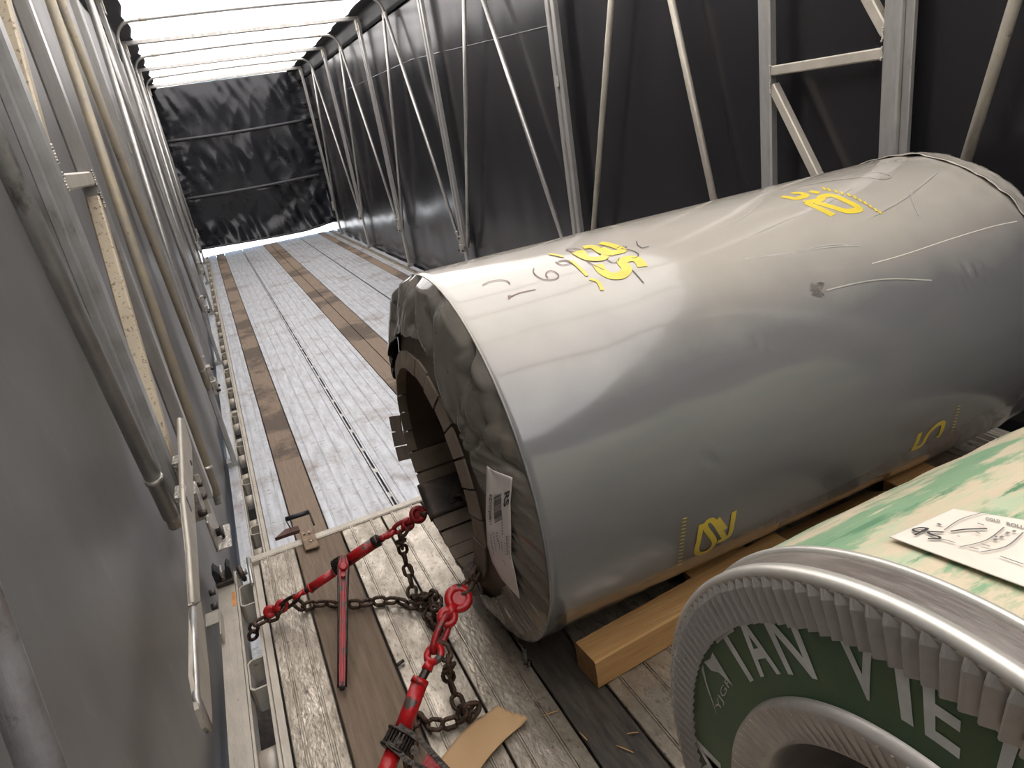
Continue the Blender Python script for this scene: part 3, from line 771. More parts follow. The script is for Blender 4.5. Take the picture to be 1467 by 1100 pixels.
# end film: crumpled, gathered towards the bore
def inner_r(a):
    d = math.degrees(a) % 360
    key = [(0, .42), (12, .40), (20, .365), (40, .335), (70, .33), (100, .335), (130, .325), (150, .318), (170, .33), (190, .335), (205, .345), (225, .335), (245, .325), (262, .33), (300, .34), (330, .36), (350, .42), (360, .42)]
    for (d0, r0), (d1, r1) in zip(key, key[1:]):
        if d0 <= d <= d1:
            return r0 + (r1 - r0) * (d - d0) / (d1 - d0) + 0.012 * nz(d * .12, 3) + .005 * nz(d * .5, 9)
    return .33
def ff(u, v):
    a = 2 * math.pi * u; d = math.degrees(a) % 360
    ri = inner_r(a); r = RC - 0.001 - (RC - .001 - ri) * v
    x = XA + (XH - XA) * (RC - r) / (RC - RH) - 0.004
    ends = math.sin(math.pi * min(1, v * 1.0) * .5) if v < .12 else 1
    # radial pleats below, crumples above
    wp = 1 / (1 + math.exp(-(abs(((d - 235 + 180) % 360) - 180) - 75) / -9.0))
    wp = max(0, min(1, wp))
    tw = a + 0.25 * v
    pleat = 0.009 * nz(tw * 17, v * .8, 2) + 0.006 * nz(tw * 42, v * 1.0, 5)
    py_, pz_ = r * math.cos(a), r * math.sin(a); w1 = .06 * nz(py_ * 5, pz_ * 5, 2); cr = 0.062 * (abs(nz(py_ * 7 + w1 * 8, pz_ * 4.5 + 3, 1)) - .14) + 0.034 * (abs(nz(py_ * 13 - pz_ * 7, pz_ * 12 + w1 * 9, 7)) - .14) + 0.012 * (abs(nz(py_ * 30, pz_ * 22, 3)) - .14)
    att = 1 - .8 * max(0, min(1, (d - 150) / 25)) * max(0, min(1, (262 - d) / 10))
    dsp = wp * pleat * (1 - .4 * (1 - att)) + (1 - wp) * (cr + .006) * att + 0.005 * math.sin(math.pi * v)
    x -= min(1, v / .1 if v < .1 else 1) * 0.024 * math.tanh(dsp * 1.35 / 0.024)
    x = min(x, XA + (XH - XA) * (RC - r) / (RC - RH) + .004)
    return cylp(x, a, r)
b = MB(); b.grid(ff, 620, 36, smooth=True)
o = b.build('end_film', M['film'], coil, fixn=False)
# rim line where the film is taped
b = MB(); b.tube([cylp(XA - .001, 2 * math.pi * k / 128, RC - .002) for k in range(128)], .0028, 6, closed_path=True); b.build('film_rim', M['wrap'], coil)
# loose film shred at the lower rim
b = MB()
def shr(u, v):
    p = onz(745 + 8 * u, 925 + 5 * u, ZS + .05); 
    return (p.x + .02 * nz(u * 4, v * 3, 3), p.y - .012 * v + .008 * nz(u * 5, v * 5, 1), p.z - .045 * v + .006 * nz(u * 6, v * 3))
b.grid(shr, 8, 8); o = b.build('film_shred', M['film'], coil, fixn=False); solid(o, .001)

# paper label on the end film: grid between its picture corners laid just proud of the face
def face_pt(px, py, lift=0.012):
    d = ray(px, py)
    lo, hi = 0.2, 3.0
    def g(t):
        p = CAMP + d * t; r = math.hypot(p[1] - Y0, p[2] - Z0)
        return p[0] - (XA + (XH - XA) * (RC - r) / (RC - RH) - lift)
    for _ in range(50):
        mid = (lo + hi) / 2
        if g(mid) < 0: lo = mid
        else: hi = mid
    return Vector(CAMP + d * lo)
def interp(path, v):
    t = v * (len(path) - 1); i = min(int(t), len(path) - 2); f = t - i
    return (path[i][0] * (1 - f) + path[i + 1][0] * f, path[i][1] * (1 - f) + path[i + 1][1] * f)
LFT = [(697.5, 667), (696.5, 700), (696, 740), (698, 780), (705, 805), (719, 830), (744, 857)]
RGT = [(705, 673), (734, 684), (731, 720), (732, 760), (732, 795), (739, 826), (744.5, 857.5)]
def labf(u, v, lift=.019):
    a = interp(LFT, v); c = interp(RGT, v)
    return face_pt(a[0] + (c[0] - a[0]) * u, a[1] + (c[1] - a[1]) * u, lift + .002 * nz(u * 3, v * 7))
b = MB(); b.grid(labf, 10, 48); lab = b.build('paper_label', M['paper_grey'], coil, fixn=False); solid(lab, .0008)
b = MB()
def lq(u0, u1, v0, v1, b):
    vs = [labf(u0, v0, .0202), labf(u1, v0, .0202), labf(u1, v1, .0202), labf(u0, v1, .0202)]
    b.add([tuple(p) for p in vs], [(0, 1, 2, 3)])
v = 0.235
random.seed(3)
while v < .40:
    w = random.choice((.0022, .004, .006)); lq(.30 + .04 * (v - .23) / .17, .60 + .06 * (v - .23) / .17, v, v + w, b); v += w + random.choice((.0025, .004, .005))
tag(b.build('barcode', M['ink'], lab, fixn=False), kind='stuff')
b = MB()
for (u0, u1, v0, v1, n) in ((.40, .44, .46, .53, 4), (.15, .19, .45, .62, 9), (.28, .31, .45, .60, 7), (.62, .66, .40, .50, 6), (.78, .85, .52, .66, 9), (.56, .60, .54, .62, 5), (.45, .49, .52, .60, 4), (.70, .73, .56, .66, 5), (.55, .58, .68, .74, 4)):
    for k in range(n):
        vv = v0 + (v1 - v0) * k / n; lq(u0, u1, vv, vv + (v1 - v0) / n * .6, b)
tag(b.build('small_print', M['ink_faint'], lab, fixn=False), kind='stuff')

# ---- writing: text bent onto surfaces
def text_mesh(txt, bold=0.0):
    c = bpy.data.curves.new('t', 'FONT'); c.body = txt; c.size = 1.0; c.offset = bold; c.resolution_u = 3
    o = bpy.data.objects.new('t', c); COL.objects.link(o)
    me = bpy.data.meshes.new_from_object(o)
    import bmesh
    bm = bmesh.new(); bm.from_mesh(me)
    for _ in range(2):
        es = [e for e in bm.edges if e.calc_length() > 0.12]
        if es: bmesh.ops.subdivide_edges(bm, edges=es, cuts=1)
    bmesh.ops.triangulate(bm, faces=bm.faces[:])
    vs = [(v.co.x, v.co.y) for v in bm.verts]; fs = [tuple(v.index for v in f.verts) for f in bm.faces]
    bm.free(); bpy.data.objects.remove(o); bpy.data.meshes.remove(me); bpy.data.curves.remove(c)
    xs = [p[0] for p in vs]; ys = [p[1] for p in vs]
    w = max(xs) - min(xs); h = max(ys) - min(ys)
    return [((x - min(xs)) / w, (y - min(ys)) / h) for x, y in vs], fs
def text_on(txt, fn, name, m, parent, bold=0.0):
    vs, fs = text_mesh(txt, bold)
    b = MB(); b.add([tuple(fn(x, y)) for x, y in vs], fs); return b.build(name, m, parent, fixn=False)
# label writing runs down the label, tops of the letters to the right
text_on('RS', lambda x, y: labf(.72 + .22 * y, .245 + .095 * x, .0204), 'label_logo', M['ink'], lab, .03)
text_on('AZT07J50811', lambda x, y: labf(.10 + .13 * y, .21 + .185 * x, .0204), 'label_number', M['ink'], lab, .01)
text_on('E21107-0A13', lambda x, y: labf(.86 + .10 * y, .53 + .16 * x, .0204), 'label_number', M['ink_faint'], lab)

# strokes painted on the coil: picture polylines dropped onto the cylinder
def stroke(name, lines, w, m, parent, lift=.0012, cyl=(Y0, Z0, RC)):
    b = MB()
    for li, ln in enumerate(lines):
        pts = []
        if len(ln) > 2:
            L2 = []
            for i in range(len(ln) - 1):
                p0, p1, p2, p3 = ln[max(i-1, 0)], ln[i], ln[i+1], ln[min(i+2, len(ln)-1)]
                for k in range(5):
                    t = k / 5
                    L2.append(tuple(0.5 * (2*p1[j] + (p2[j]-p0[j])*t + (2*p0[j]-5*p1[j]+4*p2[j]-p3[j])*t*t + (-p0[j]+3*p1[j]-3*p2[j]+p3[j])*t**3) for j in (0, 1)))
            ln = L2 + [ln[-1]]
        P = [oncyl(px, py, *cyl) for px, py in ln]
        for i in range(len(P) - 1):
            n = max(1, int(math.hypot(P[i+1][0] - P[i][0], (P[i+1][1] - P[i][1]) * cyl[2]) / .004))
            for k in range(n): pts.append((P[i][0] + (P[i+1][0] - P[i][0]) * k / n, P[i][1] + (P[i+1][1] - P[i][1]) * k / n))
        pts.append(P[-1])
        vs = []
        for i, (x, a) in enumerate(pts):
            x2, a2 = pts[min(i+1, len(pts)-1)]; x1, a1 = pts[max(i-1, 0)]
            dx, da = x2 - x1, (a2 - a1) * cyl[2]; L = math.hypot(dx, da) or 1
            nx, na = -da / L * w / 2, dx / L * w / 2
            for s in (-1, 1):
                aa = a + s * na / cyl[2]; rr = cyl[2] + lift + .0001 * li + .0000015 * i
                vs.append((x + s * nx, cyl[0] + rr * math.cos(aa), cyl[1] + rr * math.sin(aa)))
        b.add(vs, [(2*i, 2*i+1, 2*i+3, 2*i+2) for i in range(len(pts) - 1)])
    return b.build(name, m, parent, fixn=False)
def q(ox, oy, s, pts): return [(ox + x * s, oy + y * s) for x, y in pts]
s1 = 160 / 1467
stroke('yellow_logo', [q(780, 330, s1, [(730, 170), (850, 190), (1030, 260), (900, 300)]), q(780, 330, s1, [(510, 230), (640, 220), (760, 290), (900, 305), (740, 240)]),
                       q(780, 330, s1, [(400, 290), (560, 370), (740, 375), (800, 330)]), q(780, 330, s1, [(460, 270), (520, 340)])], .019, M['yellow'], coil)
stroke('yellow_logo', [q(780, 330, s1, [(700, 450), (760, 540), (880, 600), (1010, 590), (1080, 510), (1020, 420), (1100, 375), (1220, 390), (1290, 480)])], .023, M['yellow'], coil)
stroke('yellow_lettering', [q(780, 330, s1, [(60, 310), (250, 350)]), q(780, 330, s1, [(350, 400), (560, 600)]), q(780, 330, s1, [(590, 640), (700, 680), (760, 790)])], .008, M['yellow'], coil)
s2 = 180 / 1467
stroke('yellow_logo', [q(1100, 250, s2, [(430, 330), (600, 300), (640, 260), (780, 255), (1060, 395), (920, 430), (740, 380), (560, 330)]), q(1100, 250, s2, [(440, 335), (760, 480)])], .021, M['yellow'], coil)
stroke('yellow_logo', [q(1100, 250, s2, [(160, 260), (260, 275), (330, 285), (440, 250), (380, 220), (280, 225)]), q(1100, 250, s2, [(490, 200), (600, 220)])], .019, M['yellow'], coil)
stroke('yellow_lettering', [q(1100, 250, s2, [(x, y), (x + 28, y + 34)]) for x, y in ((640, 150), (700, 165), (780, 185), (850, 205), (930, 225), (1000, 255), (1060, 290), (1120, 320), (1180, 360), (1240, 400), (1290, 430))], .007, M['yellow'], coil)
s3 = 140 / 1283
stroke('yellow_logo', [q(940, 710, s3, [(590, 370), (560, 560), (530, 740), (650, 730), (760, 600), (640, 400), (740, 320), (900, 560)]), q(940, 710, s3, [(1020, 200), (970, 480), (900, 560), (800, 600)]), q(940, 710, s3, [(800, 300), (900, 440)])], .0135, M['yellow'], coil)
stroke('yellow_lettering', [q(940, 710, s3, [(345 - k * 5.5, 300 + k * 46), (400 - k * 5.5, 285 + k * 46)]) for k in range(14)], .0028, M['yellow'], coil)
stroke('yellow_logo', [q(1300, 560, 140/1100, [(140, 470), (90, 600), (60, 650), (160, 600), (230, 480), (330, 380), (400, 360), (370, 470), (330, 520)])], .0145, M['yellow'], coil)
stroke('yellow_lettering', [q(1300, 560, 140/1100, [(560 - k * 9, 170 + k * 34), (590 - k * 9, 165 + k * 34)]) for k in range(10)], .003, M['yellow'], coil)
# handwriting
sh = 320 / 1467
def H(pts): return q(680, 300, sh, pts)
for ln_ in [H([(50, 500), (90, 478), (150, 466), (210, 470), (232, 490)]), H([(225, 590), (245, 572), (300, 548), (400, 528)]), H([(225, 590), (222, 570), (240, 570)]),
                          H([(390, 388), (385, 410), (410, 440), (460, 462), (520, 462), (552, 440), (530, 412), (490, 405), (467, 425), (480, 450)]),
                          H([(530, 345), (570, 365), (630, 355), (600, 338), (545, 345), (620, 340), (740, 440)]),
                          H([(600, 265), (650, 285), (695, 268), (650, 258), (605, 270), (715, 300), (750, 350), (850, 400)])]: stroke('marker_stroke', [ln_], .0026, M['ink_brown'], coil)
for ln_ in [H([(800, 280), (850, 315), (900, 350), (935, 345), (950, 320)]), H([(930, 260), (960, 245), (1000, 250), (960, 262), (1030, 270), (1075, 295), (1060, 318), (1030, 320)]),
                          H([(1065, 210), (1070, 235), (1100, 255)]), H([(1100, 255), (1145, 245)]), H([(1035, 400), (1110, 485)])]: stroke('marker_stroke', [ln_], .0022, M['ink'], coil)
scr = lambda pts: q(1050, 220, 417/1467, pts)
stroke('film_scratch', [scr([(0, 350), (80, 300), (150, 235)]), scr([(60, 430), (250, 345), (420, 280), (600, 175)]), scr([(60, 532), (330, 495), (500, 470), (640, 466)]), scr([(300, 505), (420, 470), (540, 458), (600, 470)]),
                        scr([(900, 190), (905, 240), (935, 310)]), scr([(700, 320), (860, 230), (1030, 95)]), scr([(250, 190), (420, 150), (640, 120), (760, 130), (790, 110), (700, 90)]), scr([(470, 690), (640, 650), (800, 632), (1000, 640)])],
       .0032, M['scuff'], coil, lift=.0008)
# scraped patch and scuffs
random.seed(5)
stroke('scraped_patch', [[(1160 + 8 + random.uniform(-8, 8), 413 + random.uniform(-9, 9))] * 1 + [(1172 + random.uniform(-9, 9), 416 + random.uniform(-10, 10))] for _ in range(16)], .0028, M['bare'], coil)
stroke('pale_scuff', [[(968, 440), (940, 438), (1060, 433)], [(1240, 620 - 312), (1255, 300)]][:0] or [q(1050, 220, 417/1467, [(700, 555), (860, 510), (1100, 430), (1300, 370), (1430, 342)])], .0022, M['paper'], coil)

# ================================================================== CAMO-WRAPPED COIL
Y1, Z1, R1 = 0.23, 0.806, 0.405
XC = 0.405
camo = thing('camouflage_wrapped_coil', (1.0, Y1, 0.4), 'coil in green and beige wrap with corrugated metal end ring in the foreground', 'coil')
def cp(x, a, r): return Vector((x, Y1 + r * math.cos(a), Z1 + r * math.sin(a)))
def cw(u, v):
    a = 2 * math.pi * u; x = XC + .045 + 1.15 * v
    r = R1 + .004 + .003 * min(1, v * 8) * (nz(x * 4, math.cos(a) * 3, math.sin(a) * 3) + .3) + .004 * abs(nz(x * 8 + a * 3, a * 7, 2)) * min(1, v * 8)
    return cp(x, a, r)
b = MB(); b.grid(cw, 200, 120); b.build('outer_wrap', M['camo'], camo, fixn=False)
b = MB(); b.lathe([(0, .2), (0, R1), (-.01, R1)], (XC + 1.19, Y1, Z1), (1, 0, 0), 48, caps=False); b.build('end_board', M['card'], camo)
# flange: bright bead, brown strip, second bright bead
def lat(prof, name, m):
    b = MB(); b.lathe(prof, (0, Y1, Z1), (1, 0, 0), 200, caps=False); return b.build(name, m, camo, fixn=True)
lat([(XC + .003, R1 - .012), (XC - .001, R1 - .008), (XC, R1 - .002), (XC + .005, R1 + .003), (XC + .014, R1 + .003), (XC + .016, R1)], 'ring_bead', M['ring_edge'])
lat([(XC + .014, R1 + .001), (XC + .044, R1 + .003)], 'film_strip', M['strip'])
lat([(XC + .042, R1 + .002), (XC + .044, R1 + .007), (XC + .049, R1 + .008), (XC + .053, R1 + .005)], 'ring_bead', M['ring_edge'])
# corrugated ring: every pleat a tooth of its own, all sharing one mesh turned about the coil's axis
NT = 150
RI = 0.350
def tooth():
    a1 = 2 * math.pi / NT; vs = []; fs = []
    ro = R1 - .006
    sec = ((0.0, -.0050), (a1 * .14, -.0062), (a1 * .30, -.0048), (a1 * .88, .0008), (a1 * 1.01, .0008))
    for aa, dx in sec:
        for x_, r_ in ((dx * .35, ro), (dx, ro - .010), (dx, RI)):
            vs.append((x_, r_ * math.cos(aa), r_ * math.sin(aa)))
    for j in range(len(sec) - 1):
        for i in range(2):
            p = j * 3 + i; fs.append((p, p + 1, p + 4, p + 3))
    me = bpy.data.meshes.new('corrugated_tooth'); me.from_pydata(vs, [], fs); me.materials.append(M['ring']); me.update(); return me
TM = tooth()
for k in range(NT):
    o = bpy.data.objects.new('corrugated_tooth', TM); COL.objects.link(o); o.parent = camo
    o.location = Vector((XC + .0008 * nz(k * 1.7), Y1, Z1)) - Vector(camo.location)
    sc_ = 1 + .006 * nz(k * 3.3, 4)
    o.rotation_euler = (2 * math.pi * k / NT, 0, 0)
    o.scale = (1, 1 if abs(sc_) > 2 else sc_, sc_)
# printed face
b = MB(); b.lathe([(XC + .004, .372), (XC + .004, .24)], (0, Y1, Z1), (1, 0, 0), 120, caps=False); b.build('printed_face', M['green_face'], camo)
lat([(XC + .003, .270), (XC - .009, .266), (XC - .010, .262), (XC - .004, .224), (XC + .02, .218), (XC + .16, .212)], 'hub_ring', M['ring'])
b = MB(); 
for k in range(110):
    a = 2 * math.pi * k / 110
    b.bar(cp(XC - .0102, a, .262), cp(XC - .0048, a + .03, .227), .003, .0016, up=(-1, 0, 0))
tag(b.build('hub_pleat', M['ring'], camo), kind='stuff')
b = MB(); b.lathe([(XC + .15, .213), (XC + 1.15, .213)], (0, Y1, Z1), (1, 0, 0), 48, caps=False); b.build('core_sleeve', M['core'], camo)
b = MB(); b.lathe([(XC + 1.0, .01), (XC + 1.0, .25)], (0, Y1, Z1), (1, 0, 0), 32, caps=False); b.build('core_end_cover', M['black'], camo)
# letters on the face: top of the letter outwards, reading clockwise
def letter(ch, a0, a1, r0, r1, name='printed_letter', bold=.02):
    def fn(x, y):
        a = math.radians(a0 + (a1 - a0) * x); return cp(XC + .0032, a, r0 + (r1 - r0) * y)
    return text_on(ch, fn, name, M['white_print'], camo, bold)
for ch, a0, a1 in (('T', 31.5, 40.5), ('A', 40.5, 49.0), ('N', 51.5, 60.5), ('V', 69.0, 76.0), ('I', 79.0, 81.2), ('E', 83.2, 88.8), ('T', 91.0, 98.0)):
    letter(ch, a0, a1, .293, .358)
letter('YJGF', 12.5, 26.5, .302, .314, 'small_lettering', .0)
letter('M', -16, -6, .305, .358)
b = MB()
for poly in ([(18.5, .349), (20.5, .349), (17, .337), (10.0, .308), (15, .333)], [(21.5, .349), (25, .343), (27.5, .345), (26.5, .302), (24.5, .325), (22, .335)]):
    c = [cp(XC + .0032, math.radians(a), r) for a, r in poly]
    b.add([tuple(p) for p in c], [tuple(range(len(c)))])
b.build('printed_emblem', M['white_print'], camo, fixn=False)
# paper label with writing on top
CY1 = (Y1, Z1, R1 + .0095)
def lab2(u, v, lift=.0):
    TL, TR, BR, BL = (1366, 729), (1467, 745), (1520, 860), (1274, 769)
    x = (TL[0]*(1-u) + TR[0]*u)*(1-v) + (BL[0]*(1-u) + BR[0]*u)*v
    y = (TL[1]*(1-u) + TR[1]*u)*(1-v) + (BL[1]*(1-u) + BR[1]*u)*v
    X, a = oncyl(x, y, *CY1); return cp(X, a, CY1[2] + lift)
b = MB(); b.grid(lab2, 80, 50); lab_2 = b.build('paper_label', M['paper'], camo, fixn=False); solid(lab_2, .0008)
sl = 200 / 1375
C2 = (Y1, Z1, R1 + .0106)
stroke('marker_number', [q(1267, 700, sl, [(425, 400), (350, 395), (285, 412), (320, 435), (390, 430), (430, 400), (300, 468)]), q(1267, 700, sl, [(585, 440), (440, 437), (470, 465), (540, 485), (540, 505), (430, 505)]),
                         q(1267, 700, sl, [(655, 433), (800, 413), (1015, 407)])], .0024, M['ink'], lab_2, cyl=C2)
stroke('printed_line', [q(1267, 700, sl, p) for p in ([(740, 585), (1000, 520), (1180, 390)], [(950, 635), (1200, 580), (1370, 440)], [(590, 420), (760, 310), (1000, 240)], [(570, 510), (700, 545)], [(1140, 680), (1370, 760)],
                        [(835, 590), (930, 612)], [(960, 560), (1040, 585)], [(900, 440), (945, 462)], [(920, 355), (985, 380)], [(720, 485), (745, 490)])], .0012, M['ink_faint'], lab_2, cyl=C2)
stroke('printed_block', [q(1267, 700, sl, p) for p in ([(525, 352), (560, 368)], [(1080, 520), (1110, 505)], [(1140, 495), (1170, 480)], [(1200, 460), (1225, 440)], [(1270, 440), (1290, 425)], [(1090, 490), (1110, 485)])], .0026, M['ink_faint'], lab_2, cyl=C2)
def wl(x, y, x0, y0, x1, y1, h):
    px, py = x0 + (x1 - x0) * x, y0 + (y1 - y0) * x - h * y
    X, a = oncyl(px, py, *C2); return cp(X, a, C2[2] + .0003)
text_on('COLD', lambda x, y: wl(x, y, 1412, 745, 1433, 749.5, 4.5), 'printed_word', M['ink_faint'], lab_2, .02)
text_on('ROLLED', lambda x, y: wl(x, y, 1442, 752.5, 1480, 761, 5), 'printed_word', M['ink_faint'], lab_2, .02)

# ================================================================== LUMBER, CARDBOARD, DEBRIS
def timber(name, label, a, b_, w, h, z, cat='timber', m=None):
    """squared timber from a to b (centre line on the deck), w wide, h tall, standing at z"""
    a = Vector((a[0], a[1], z + h / 2)); c = Vector((b_[0], b_[1], z + h / 2))
    t = MB(); t.bar(a, c, w, h, bev=0.05)
    o = t.build(name, [M['lumber'], M['lumber_end']])
    n = len(o.data.polygons)
    d = (c - a).normalized()
    for p in o.data.polygons:
        if abs(p.normal.dot(d)) > .9: p.material_index = 1
    tag(o, label, cat); return o
e0 = onz(858, 991, ZS); e1 = onz(836, 945, ZS)
ctr = (e0 + onx(0, 0, 1) * 0)
timber('timber_beam', 'thick fresh pine timber with split grain lying in front of the grey coil', (e0.x - .000, e0.y + .046), (1.12, e0.y + .095), 0.082, 0.078, ZS + .001)
# chock: wedge beam under the coil, front side, running along it
def wedge(name, label, x0, x1, yb, s, z=ZS, w=.13, h=.095):
    """triangular chock, its slope facing the coil; s=+1 when the coil lies to +y"""
    t = MB()
    pr = [(yb, z), (yb + s*w, z), (yb + s*w, z + .02), (yb + s*.02, z + h), (yb, z + h)]
    t.extrude_poly([(x0, y, zz) for y, zz in pr], (x1 - x0, 0, 0))
    o = t.build(name, M['lumber']); tag(o, label, 'timber'); return o
timber('timber_block', 'short pine block behind the front timber under the grey coil', (0.835, 1.178), (1.02, 1.178), 0.030, 0.070, ZS + .001)
timber('timber_block', 'pine block under the far right half of the grey coil', (1.54, 1.15), (1.70, 1.15), 0.076, 0.072, ZS + .001)
wedge('timber_chock', 'long tapered pine chock right of the front timber under the grey coil', 1.14, 1.52, 1.125, 1, w=.10, h=.065)
wedge('timber_chock', 'long tapered pine chock hidden behind the grey coil', 0.62, 1.85, 1.705, -1, w=.12, h=.065)
wedge('timber_chock', 'pine chock under the near underside of the camouflage coil', 0.62, 1.45, -0.03, 1, w=.10, h=.055)
wedge('timber_chock', 'pine chock under the far underside of the camouflage coil', 0.62, 1.45, 0.49, -1, w=.10, h=.055)
# cardboard strip on the deck
def cbf(u, v):
    TL, TR, BR, BL = (712, 1014), (757, 1032), (668, 1130), (630, 1090)
    x = (TL[0]*(1-u) + TR[0]*u)*(1-v) + (BL[0]*(1-u) + BR[0]*u)*v; y = (TL[1]*(1-u) + TR[1]*u)*(1-v) + (BL[1]*(1-u) + BR[1]*u)*v
    y -= 7 * math.sin(math.pi * v)
    p = onz(x, y, ZS + .007); p.z += .006 * math.sin(math.pi * v) + .0015 * nz(u * 3, v * 4) + (.012 * max(0, .12 - v) / .12 * (nz(u * 5, 3) + .5)); return p
b = MB(); b.grid(cbf, 12, 30); o = b.build('cardboard_strip', M['card_tan'], fixn=False); solid(o, .003); tag(o, 'curved tan cardboard strip lying on the deck at the bottom edge', 'cardboard')
# small debris
o = MB(); P = onz(569, 953, ZS + .007); Q = onz(578, 946, ZS + .007); o.tube([P, P.lerp(Q, .5) + Vector((0, 0, .001)), Q], .0045, 8); o = o.build('metal_scrap', M['dark_steel']); tag(o, 'tiny dark metal scrap on the aluminium boards between the two chains', 'scrap')
for k, (a, c, lab_) in enumerate((((898, 1051), (915, 1049), 'longest pale straw splinter on the black plank'), ((883, 1068), (908, 1078), 'slanting pale straw splinter nearest the bottom on the black plank'), ((776, 1026), (800, 1018), 'pale straw splinter on aluminium left of the black plank'), ((830, 1049), (841, 1060), 'short straw splinter at the left edge of the black plank'))):
    t = MB(); P = onz(*a, ZS + .004); Q = onz(*c, ZS + .004); t.tube([P, P.lerp(Q, .5) + Vector((0, 0, .001)), Q], .0012, 5); o = t.build('straw_splinter', M['lumber']); tag(o, lab_, 'splinter', 'straw splinters on the deck')
# rag in the pocket gap
def rg(u, v):
    p = onz(383 + 5 * v + 6 * u, 900 + 36 * v, ZS - .03); return (p.x + .006 * nz(u * 5, v * 6), p.y, p.z - .03 * v + .012 * nz(u * 4, v * 7, 3))
b = MB(); b.grid(rg, 8, 14); o = b.build('rag', M['rag'], fixn=False); solid(o, .002); tag(o, 'crumpled pale rag stuffed in the left rail pocket below the chain', 'rag')

# ================================================================== CHAINS AND BINDERS
def link_mesh(L=.046, W=.034, r=.0052, n=14, m=7):
    b = MB(); pts = []
    hw = W/2 - r; hl = L/2 - r - hw
    for k in range(n):
        a = 2 * math.pi * k / n
        c, s_ = math.cos(a), math.sin(a)
        x = hw * c + (hl if c > 0.01 else (-hl if c < -.01 else 0)); pts.append((x, hw * s_, 0))
    b.tube(pts, r, m, closed_path=True)
    me = bpy.data.meshes.new('link'); me.from_pydata(b.v, [], b.f); me.materials.append(M['chain'])
    me.polygons.foreach_set('use_smooth', [True] * len(b.f)); me.update(); return me
LINK = link_mesh()
PITCH = .0355
def chain(name, label, path, parent=None, roll0=0.0, jit=0.12, seed=1, pitch=PITCH):
    rnd = random.Random(seed)
    P = [Vector(p) for p in path]
    root = thing(name, tuple(P[0]), label, 'chain')
    # dense resample (Catmull-Rom)
    D = []
    for i in range(len(P) - 1):
        p0 = P[max(i-1, 0)]; p1 = P[i]; p2 = P[i+1]; p3 = P[min(i+2, len(P)-1)]
        for k in range(24):
            t = k / 24
            D.append(0.5 * ((2*p1) + (p2-p0)*t + (2*p0-5*p1+4*p2-p3)*t*t + (-p0+3*p1-3*p2+p3)*t**3))
    D.append(P[-1])
    out = [D[0]]; acc = 0
    for i in range(1, len(D)):
        seg = (D[i] - D[i-1]).length
        while acc + seg >= pitch:
            t = (pitch - acc) / seg; D[i-1] = D[i-1].lerp(D[i], t); out.append(D[i-1].copy()); seg = (D[i] - D[i-1]).length; acc = 0
        acc += seg
    for i in range(len(out) - 1):
        d = (out[i+1] - out[i]).normalized(); up = Vector((0, 0, 1)) if abs(d.z) < .92 else Vector((0, 1, 0))
        yv = up.cross(d).normalized(); zv = d.cross(yv)
        a = roll0 + (math.pi / 2 if i % 2 else 0) + rnd.uniform(-jit, jit)
        y2 = yv * math.cos(a) + zv * math.sin(a); z2 = d.cross(y2)
        o = bpy.data.objects.new('chain_link', LINK); COL.objects.link(o); o.parent = root
        mt = Matrix((d, y2, z2)).transposed().to_4x4(); mt.translation = (out[i] + out[i+1]) / 2 - Vector(P[0])
        o.matrix_basis = mt
    return root

def ring(b, c, nrm, R, r, n=22, m=9, sx=1.0, along=None):
    c = Vector(c); nrm = Vector(nrm).normalized(); u = Vector(along).normalized() if along else nrm.orthogonal().normalized()
    u = (u - nrm * u.dot(nrm)).normalized(); v = nrm.cross(u)
    b.tube([c + u * math.cos(2*math.pi*k/n) * R * sx + v * math.sin(2*math.pi*k/n) * R for k in range(n)], r, m, closed_path=True)

def hook(parent, base, d, nrm, side, size=1.0):
    """grab hook: shank from base along d ending in a C that curls to side"""
    base = Vector(base); d = Vector(d).normalized(); nrm = Vector(nrm).normalized(); sd = nrm.cross(d).normalized() * side
    b = MB(); R = .024 * size
    c = base + d * (.030 * size)
    pts = [base - d*.004, base + d * .012 * size + sd * -.008 * size]
    rr = [.008 * size, .010 * size]
    for k in range(13):
        a = math.radians(200 - k * 21)
        pts.append(c + d * (-math.cos(a)) * R * -1 + sd * math.sin(a) * R * -1 if False else c + d * math.cos(a) * R + sd * -math.sin(a) * R * -1)
        rr.append((.0125 - .004 * abs(k - 6) / 6) * size)
    b.tube(pts, rr, 12)
    o = b.build('grab_hook', M['red'], parent)
    b2 = MB(); b2.lathe([(-.009 * size, .015 * size), (-.006*size, .020*size), (.006*size, .020*size), (.009 * size, .015*size)], c, tuple(nrm), 20); b2.build('hook_cheek', M['red_worn'], o)
    return o

def shank(name, A, B, r, m, parent, n=16):
    b = MB(); b.tube([A, B], r, n); return b.build(name, m, parent)

UP = Vector((0, 0, 1))
# ---- binder 1 (upper): from the left rail to the coil bore
bA, bB = Vector((-0.183, 1.747, 0.43)), Vector((0.38, 1.60, 0.665))
def P1(px, py): return near_line(px, py, bA, bB)
b1 = thing('load_binder', tuple(onz(440, 860, ZS)), 'red ratchet load binder farther from the viewer, its long handle pointing down to the deck', 'binder', 'red ratchet load binders')
pL, pS0, pS1, pG, pS2, pS3, pR = P1(424, 853), P1(437, 846), P1(444, 843), P1(492, 808), P1(538, 776), P1(545, 772), P1(560, 764)
dv = (pR - pL).normalized()
side = dv.cross(UP).normalized(); top = side.cross(dv).normalized()
b = MB(); b.tube([pS1, P1(478, 820)], .0125, 16); b.lathe([(0, .0145), (.006, .0145)], pS1, tuple(dv), 16); b.build('barrel', M['red'], b1)
b = MB(); b.tube([P1(497, 804), pS2], .0165, 18); b.build('barrel', M['red'], b1)
